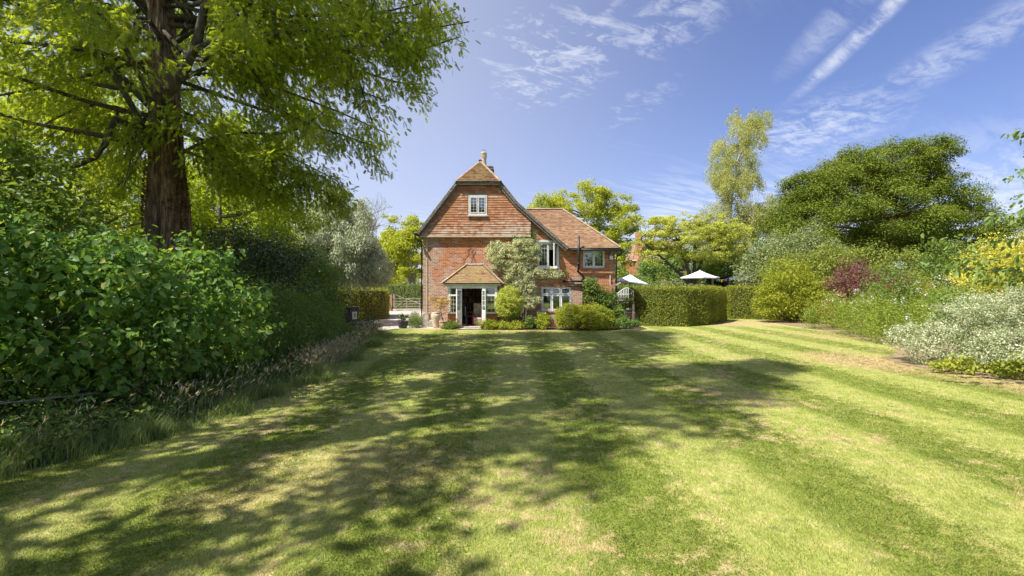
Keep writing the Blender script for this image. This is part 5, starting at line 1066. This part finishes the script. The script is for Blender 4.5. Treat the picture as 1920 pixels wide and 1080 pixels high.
# ------------------------------------------------------------------ terrace corner right of the house
mb = MB(); mb.box(5.62, 9.0, 26.1, 35, 0, .62); tag(mb.build('terrace', M['stone']), kind='structure')
lw_ = empty('low_brick_wall', (6.1, 25.9, 0), 'low dark brick retaining wall between house and yew hedge', 'wall')
mb = MB(); mb.box(5.62, 6.55, 25.85, 26.09, 0, .66); mb.build('brickwork', M['brick2'], lw_); mb = MB(); mb.box(5.60, 6.57, 25.82, 26.12, .66, .72); mb.build('coping', M['stone'], lw_)
fp = empty('timber_post', (6.42, 25.6, 0), 'short weathered timber post at the left end of the yew hedge', 'post'); mb = MB(); mb.box(6.36, 6.46, 25.5, 25.6, 0, 1.30); mb.build('post', M['oldwood'], fp, bevel=.01)
mp = empty('metal_grille', (6.05, 25.55, 0), 'grey slatted metal panel leaning on the low brick wall', 'panel'); Mx = Matrix.Translation((5.98, 25.5, .01)) @ Matrix.Rotation(R(-20), 4, 'X') @ Matrix.Rotation(R(8), 4, 'Y')
mb = MB(); mb.box(-.17, -.14, 0, .03, 0, .5, Mx); mb.box(.14, .17, 0, .03, 0, .5, Mx); mb.box(-.14, .14, 0, .03, 0, .03, Mx); mb.box(-.14, .14, 0, .03, .47, .5, Mx); mb.build('frame', M['mesh_'], mp)
mb = MB(); mb.box(-.139, .139, .020, .024, .03, .47, Mx)
for i in range(9): mb.box(-.139, .139, .0, .012, .05+i*.047, .068+i*.047, Mx)
mb.build('slat', M['greyfab'], mp)
pg = empty('bracketed_post', (5.15, 24.75, 0), 'pale timber post with bracket and brace at the right corner of the house', 'post')
bars([((5.13, 24.72, 0), (5.13, 24.72, 2.02))], 'post', M['gatewood'], pg, .10, .10); bars([((5.0, 24.6, 2.08), (5.24, 24.6, 2.08))], 'bracket', M['postwood'], pg, .2, .12); bars([((5.20, 24.6, 2.12), (5.52, 24.5, 2.28))], 'arm', M['gatewood'], pg, .06, .05); bars([((5.05, 24.9, 2.14), (5.06, 24.95, 2.66))], 'brace', M['gatewood'], pg, .05, .04)
def parasol(name, label, c, top, edge, hw, m_pole, rot=0., tilt=0., base_z=0., n=4, pr=.022):
    o = empty(name, (c[0], c[1], base_z), label, 'parasol'); v = []; f = []; T_ = Matrix.Translation((c[0], c[1], edge)) @ Matrix.Rotation(R(tilt), 4, 'Y') @ Matrix.Rotation(R(rot), 4, 'Z')
    rad = hw/math.cos(math.pi/n); rings = 6; vs = [Vector((0, 0, top-edge))]
    for r_ in range(1, rings+1):
        t = r_/rings
        for s in range(n):
            a0 = math.pi/n+2*math.pi*s/n; a1 = a0+2*math.pi/n; p0 = Vector((math.cos(a0), math.sin(a0), 0))*rad*t; p1 = Vector((math.cos(a1), math.sin(a1), 0))*rad*t
            for j in range(6): u_ = j/6; q = p0*(1-u_)+p1*u_; q = q*(1-.05*t*math.sin(math.pi*u_)); q.z = (top-edge)*(1-t)-.05*math.sin(math.pi*t)*(1+math.sin(math.pi*u_)*.6); vs.append(q)
    N_ = n*6; fs = []
    for s in range(N_): fs.append([0, 1+s, 1+(s+1) % N_])
    for r_ in range(rings-1):
        for s in range(N_): a0 = 1+r_*N_+s; a1 = 1+r_*N_+(s+1) % N_; fs.append([a0, a0+N_, a1+N_, a1])
    k = len(vs)
    for s in range(N_): q = vs[1+(rings-1)*N_+s].copy(); q.z -= .07; vs.append(q)
    for s in range(N_): a0 = 1+(rings-1)*N_+s; a1 = 1+(rings-1)*N_+(s+1) % N_; fs.append([a0, k+s, k+(s+1) % N_, a1])
    mb = MB(); mb.v = [tuple(T_ @ q) for q in vs]; mb.f = fs; mb.build('canopy', M['canvas'], o)
    mb = MB(); mb.tube([(c[0], c[1], base_z), (c[0], c[1], edge+.0), tuple(T_ @ Vector((0, 0, top-edge+.05)))], pr, 10); mb.build('pole', m_pole, o, True)
    for s in range(n*2):
        a0 = math.pi*s/n; rr = rad if s % 2 else hw; p1 = T_ @ Vector((math.cos(a0)*rr*.97, math.sin(a0)*rr*.97, .0)); p0 = T_ @ Vector((0, 0, (top-edge)*.94)); mb = MB(); mb.tube([p0, (p0+p1)/2+Vector((0, 0, -.07)), p1], .009, 5); mb.build('rib', m_pole, o)
    return o
parasol('garden_parasol', 'white square parasol tilted on a dark pole just right of the house', (6.72, 27.6), 2.78, 2.34, .72, M['pole'], 25, 6, .62)
parasol('garden_parasol', 'wide white parasol on a pale pole above the yew hedge under the spreading tree', (13.2, 34), 3.25, 2.75, 1.22, M['palepole'], 10, 0, 0, 8, .03)
tb = empty('garden_table', (6.6, 27.2, .62), 'small round blue-topped table beneath the tilted parasol', 'table'); mb = MB(); mb.lathe((6.55, 27.2, .62), [(0, .10), (.36, .10), (.37, .12), (.36, .14), (0, .14)], 24)
M['blue'] = plain('pale_blue_paint', (.25, .42, .55), .5, .1, 9, .05); mb.build('table_top', M['blue'], tb); mb = MB(); mb.tube([(6.55, 27.2, .62), (6.55, 27.2, .72)], .05, 8); mb.build('pedestal', M['pole'], tb)
bn2 = empty('garden_bench', (7.3, 31, .62), 'white bench with arched lattice back beyond the tilted parasol', 'bench')
mb = MB(); mb.box(6.75, 8.0, 30.6, 31.1, 1.05, 1.10); mb.build('seat', M['wicker'], bn2)
mb = MB(); arch = [(6.75+1.25*t, 31.1, 1.62+.38*math.sin(math.pi*t)**1.2) for t in np.linspace(0, 1, 13)]; mb.tube(arch, .03, 6); mb.tube([(6.75, 31.1, 1.2), (8.0, 31.1, 1.2)], .025, 6)
for t in np.linspace(0, 1, 13): mb.tube([(6.75+1.25*t, 31.1, 1.1), (6.75+1.25*t, 31.1, 1.62+.38*math.sin(math.pi*t)**1.2)], .014, 5)
mb.tube([(6.75, 31.1, 1.6), (8.0, 31.1, 1.6)], .02, 5); mb.build('backrest', M['wicker'], bn2, True)
for x in (6.78, 7.97):
    for yy in (30.63, 31.07): mb = MB(); mb.tube([(x, yy, .62), (x, yy, 1.05)], .025, 6); mb.build('leg', M['wicker'], bn2)
    mb = MB(); mb.tube([(x, 30.63, 1.05), (x, 30.63, 1.32), (x, 31.07, 1.34)], .025, 6); mb.build('armrest', M['wicker'], bn2)
plant('terrace_plant', 'pink-flowered plant on the terrace in front of the white bench', 'plant', [(7.0, 29.0, 1.0, .6, .4, .5), (6.4, 28.6, .9, .35, .3, .4)], LM['phlox'], 50, .18, 36, .07, lo=.5, stems=3, zmin=.62, base=(6.9, 29, .62))
# bunting, dark shed and greenhouse beyond the hedge
sh = empty('dark_shed', (15.0, 35.2, 0), 'black open-fronted shelter behind the string of flags', 'shelter')
mb = MB(); mb.box(14.35, 15.4, 35.6, 35.7, 0, 2.75); mb.build('back_wall', M['black'], sh); mb = MB(); mb.box(14.3, 15.5, 34.7, 35.75, 2.75, 2.82); mb.build('roof', M['black'], sh)
mb = MB(); mb.box(14.32, 14.42, 34.6, 34.7, 0, 2.75); mb.build('post', M['gatewood'], sh); mb = MB(); mb.box(15.40, 15.5, 34.6, 35.6, 0, 2.75); mb.build('side_wall', M['black'], sh)
bt_ = empty('bunting', (14.9, 34.5, 2.7), 'string of small coloured flags beside the second umbrella', 'bunting'); cols = [(.03, .30, .14), (.55, .22, .25), (.03, .25, .10), (.70, .52, .02), (.60, .05, .03), (.35, .50, .58), (.04, .16, .40)]
pts = [(14.38+1.15*t, 34.5, 2.76-.16*math.sin(math.pi*t)) for t in np.linspace(0, 1, 15)]; mb = MB(); mb.tube(pts, .006, 4); mb.build('string', M['white'], bt_)
for i, c in enumerate(cols):
    x, yy, z = pts[1+i*2]; mm = plain('flag_cloth_%d' % i, c, .8, .1, 9, 0); mb = MB(); mb.prism([(x-.075, z), (x+.075, z), (x+.02, z-.19), (x-.02, z-.19)], yy-.004, yy+.004); mb.build('flag', mm, bt_)
gh = empty('greenhouse', (17.2, 34, 0), 'small timber greenhouse half hidden by the yellow-green bush', 'greenhouse')
mb = MB()
for x in (16.0, 17.0, 18.0, 19.0): mb.box(x-.05, x+.05, 33.0, 33.1, 0, 2.55); mb.box(x-.05, x+.05, 35.6, 35.7, 0, 2.55)
mb.box(15.9, 19.1, 33.0, 33.1, .75, .85); mb.build('timber_frame', M['palepole'], gh)
mb = MB(); mb.box(16.05, 16.95, 33.04, 33.05, .85, 2.5); mb.box(17.05, 17.95, 33.04, 33.05, .85, 2.5); mb.box(18.05, 18.95, 33.04, 33.05, .85, 2.5); mb.build('side_glass', M['glass'], gh)
mb = MB(); mb.box(15.85, 19.15, 32.9, 33.15, 2.55, 2.62); mb.box(15.85, 15.95, 33.15, 35.8, 2.55, 2.62)
for i in range(7): x = 15.9; yy = 33.0+i*.45; mb.bar((15.9, yy, 2.60), (17.5, yy, 3.50), .045, .05)
mb.box(17.45, 17.55, 32.95, 35.8, 3.48, 3.56)
for i in range(7): yy = 33.0+i*.45; mb.bar((17.5, yy, 3.50), (19.1, yy, 2.60), .045, .05)
mb.build('roof_bars', M['lead'], gh)
mb = MB(); mb.poly([(15.95, 33.02, 2.61), (17.5, 33.02, 3.49), (17.5, 35.7, 3.49), (15.95, 35.7, 2.61)]); mb.poly([(17.5, 33.02, 3.49), (19.05, 33.02, 2.61), (19.05, 35.7, 2.61), (17.5, 35.7, 3.49)]); mb.build('roof_glass', M['glass'], gh)
# neighbouring house
nh = empty('neighbour_house', (17.5, 62, 0), 'red brick neighbouring house glimpsed between the house and the spreading tree', 'house')
mb = MB(); mb.box(15.0, 22, 60, 66, 0, 5.5); mb.build('wall', M['brick2'], nh)
pls = [[(14.8, 59.6, 5.45), (22.2, 59.6, 5.45), (21.0, 63, 8.1), (16.2, 63, 8.1)], [(22.2, 59.6, 5.45), (22.2, 66.4, 5.45), (21.0, 63, 8.1)], [(14.8, 66.4, 5.45), (14.8, 59.6, 5.45), (16.2, 63, 8.1)], [(22.2, 66.4, 5.45), (14.8, 66.4, 5.45), (16.2, 63, 8.1), (21.0, 63, 8.1)]]
for p_ in pls: plane_tiles(p_, 'roof_tile', M['tile_roof'], nh, .3, .45)
mb = MB(); mb.prism([(15.2, 0), (16.6, 0), (16.6, 4.9), (15.9, 6.9), (15.2, 4.9)], 59.2, 59.98); mb.build('gable_bay', M['brick2'], nh)
mb = MB(); mb.box(15.65, 16.15, 59.14, 59.2, 3.3, 4.5); mb.build('window', M['white'], nh); mb = MB(); mb.box(15.6, 16.3, 60.5, 61.3, 6, 9.0); mb.build('chimney', M['brick2'], nh)
mb = MB(); mb.box(14.8, 22.2, 59.5, 59.6, 5.34, 5.44); mb.build('gutter', M['white'], nh)

# ------------------------------------------------------------------ bank of the left border: rough plants, long grass, seed heads
def edge_x(y): return np.interp(y, [3.0, 4.2, 5.4, 7.5, 10.5, 16, 21, 24.2], [-8, -6.2, -5.2, -4.6, -4.4, -4.9, -5.6, -5.4])
n = 2600; yy = rng.uniform(3.8, 21, n); yy[:1000] = rng.uniform(3.6, 9, 1000); off = rng.random(n)*1.9; off[:1000] *= 2.1; C = np.stack([edge_x(yy)-.25-off, yy, .06+.22*rng.random(n)+.10*off], 1)
V, Fc = clump_leaves(C, rng.uniform(.10, .22, n), 34, .075, .8, .1, .5, .6, True); V[:, 2] = np.maximum(V[:, 2], .01)
tag(mesh_np('bank_plants', V, [Fc], LM['bed']), kind='stuff')
def blades(base, h, lean, wd, seg=3, spread=.35):
    n = len(base); a = rng.random(n)*6.283; d = np.stack([np.cos(a), np.sin(a), np.zeros(n)], 1)*(spread*rng.uniform(.3, 1.3, n))[:, None]+lean
    s = np.stack([-np.sin(a), np.cos(a), np.zeros(n)], 1); L = []; k = seg+1
    for i in range(k):
        t = i/seg; c = base+np.array((0, 0, 1))*h[:, None]*(t-.18*t*t)+d*h[:, None]*(t*t)*.9; w2 = (wd*(1-.85*t))[:, None] if hasattr(wd, '__len__') else wd*(1-.85*t); L += [c-s*w2*.5, c+s*w2*.5]
    A = np.stack(L, 1); V = A.reshape(-1, 3); kk = np.arange(n)[:, None]*(2*k); F_ = np.concatenate([kk+np.array([[2*i, 2*i+1, 2*i+3, 2*i+2]]) for i in range(seg)]); return V, F_, base+np.array((0, 0, 1))*h[:, None]*.82+d*h[:, None]*.9, d
def ew(y): return .20*np.sin(y*1.9+.6)+.15*np.sin(y*4.3)+.09*np.sin(y*9.1)+.05
nt_ = 900; ty = np.concatenate([rng.uniform(4.3, 9, 330), rng.uniform(8, 21.5, 570)]); tx = edge_x(ty)+ew(ty)+.08-np.abs(rng.normal(0, .50, nt_)); per = 75; ii = np.repeat(np.arange(nt_), per); hh = rng.uniform(.05, .36, nt_)*(.30+.95*(.5+.3*np.sin(ty*2.3+1)+.2*np.sin(ty*5.1)))
b = np.stack([tx[ii]+rng.normal(0, .09, len(ii)), ty[ii]+rng.normal(0, .12, len(ii)), np.zeros(len(ii))], 1)
ld = np.stack([rng.normal(.10, .22, nt_), rng.normal(-.05, .22, nt_), np.zeros(nt_)], 1)[ii]
V, F_, _, _ = blades(b, hh[ii]*rng.uniform(.4, 1.4, len(ii)), ld, .0075, 3, .75); tag(mesh_np('long_grass', V, [F_], LM['longgrass']), kind='stuff')
# stalks with seed heads, in drifts
cen = [(-5.5, 5.9, 26, .35), (-4.95, 7.4, 60, .3), (-4.8, 8.6, 55, .35), (-4.75, 9.9, 40, .35), (-4.7, 11.2, 190, .35), (-4.75, 12.3, 160, .4), (-4.8, 13.4, 210, .45), (-5.1, 15.0, 70, .4), (-5.5, 18.0, 110, .6), (-5.8, 19.8, 110, .7)]
B = []
for x, y_, q, sd in cen: q = int(q*1.5); B.append(np.stack([x-.02+rng.normal(0, .22, q), y_+rng.normal(0, sd, q), np.zeros(q)], 1))
B = np.concatenate(B); V, F_, tip, d = blades(B, rng.uniform(.28, .72, len(B)), np.stack([rng.normal(.22, .2, len(B)), rng.normal(-.05, .2, len(B)), np.zeros(len(B))], 1), .004, 4, .32)
hd_ = unit(d+np.array((.05, 0, .55))+rng.normal(size=d.shape)*.15); V2, F2 = leaves(tip-d*.04, hd_, rdir(len(B)), rng.uniform(.06, .13, len(B)), .006+.0008*B[:, 1], .3, .25); V3, F3 = leaves(tip-d*.04, hd_+rng.normal(size=d.shape)*.06, rdir(len(B)), rng.uniform(.06, .12, len(B)), .005+.0008*B[:, 1], .3, .25)
o = tag(mesh_np('seed_grass', np.concatenate([V, V2, V3]), [F_, np.concatenate([F2+len(V), F3+len(V)+len(V2)])], LM['seed']), kind='stuff')

# ------------------------------------------------------------------ mown grass blades near the camera, thinning with distance
n = 760000; d_ = 3.0*np.exp(rng.random(n)*math.log(23/3.0)); x = rng.uniform(-1.25, 1.25, n)*d_; ok = (x > edge_x(d_)-.02) & (x < np.interp(d_, [6, 9, 10.9, 12.6, 13.8, 15.2, 17.4, 22, 26], [12.9, 10.9, 10.55, 10.15, 10.55, 12.2, 13.4, 14.6, 14.8])); d_, x = d_[ok], x[ok]; n = len(x)
a = rng.random(n)*6.283; h = rng.uniform(.009, .024, n)*(1+.25*np.sin(x*9)*np.sin(d_*7)); wd = .0014+.00045*d_; ln = rng.uniform(.2, 1.2, n)*h
lay = np.where(np.sin(x*math.pi/1.05+.95) > 0, 1, -1)*.5*h
s = np.stack([np.cos(a), np.sin(a), np.zeros(n)], 1)*wd[:, None]; b = np.stack([x, d_, np.zeros(n)], 1); tip = b+np.stack([np.cos(a*3)*ln, np.sin(a*3)*ln+lay, h], 1)
V = np.stack([b-s, b+s, tip], 1).reshape(-1, 3); tag(mesh_np('lawn_grass', V, [np.arange(3*n).reshape(-1, 3)], M['blade']), kind='stuff')

for i, (px_, py_) in enumerate([(1.9, 6.1), (-.63, 4.15), (-1.75, 4.3), (.55, 7.7), (3.7, 8.6), (-3.2, 8.1), (-1.2, 9.0)]):
    V, Fc = leaves(np.array([[px_, py_, .03]]*3)+rng.normal(size=(3, 3))*np.array((.006, .006, .002)), rdir(3)*np.array((1, 1, .2)), np.array([[0, 0, 1.]]*3), .018, .012)
    tag(mesh_np('fallen_petal', V, [Fc], LM['white_fl']), 'tiny white petal lying on the mown lawn', 'petal', 'fallen white petals on the lawn')
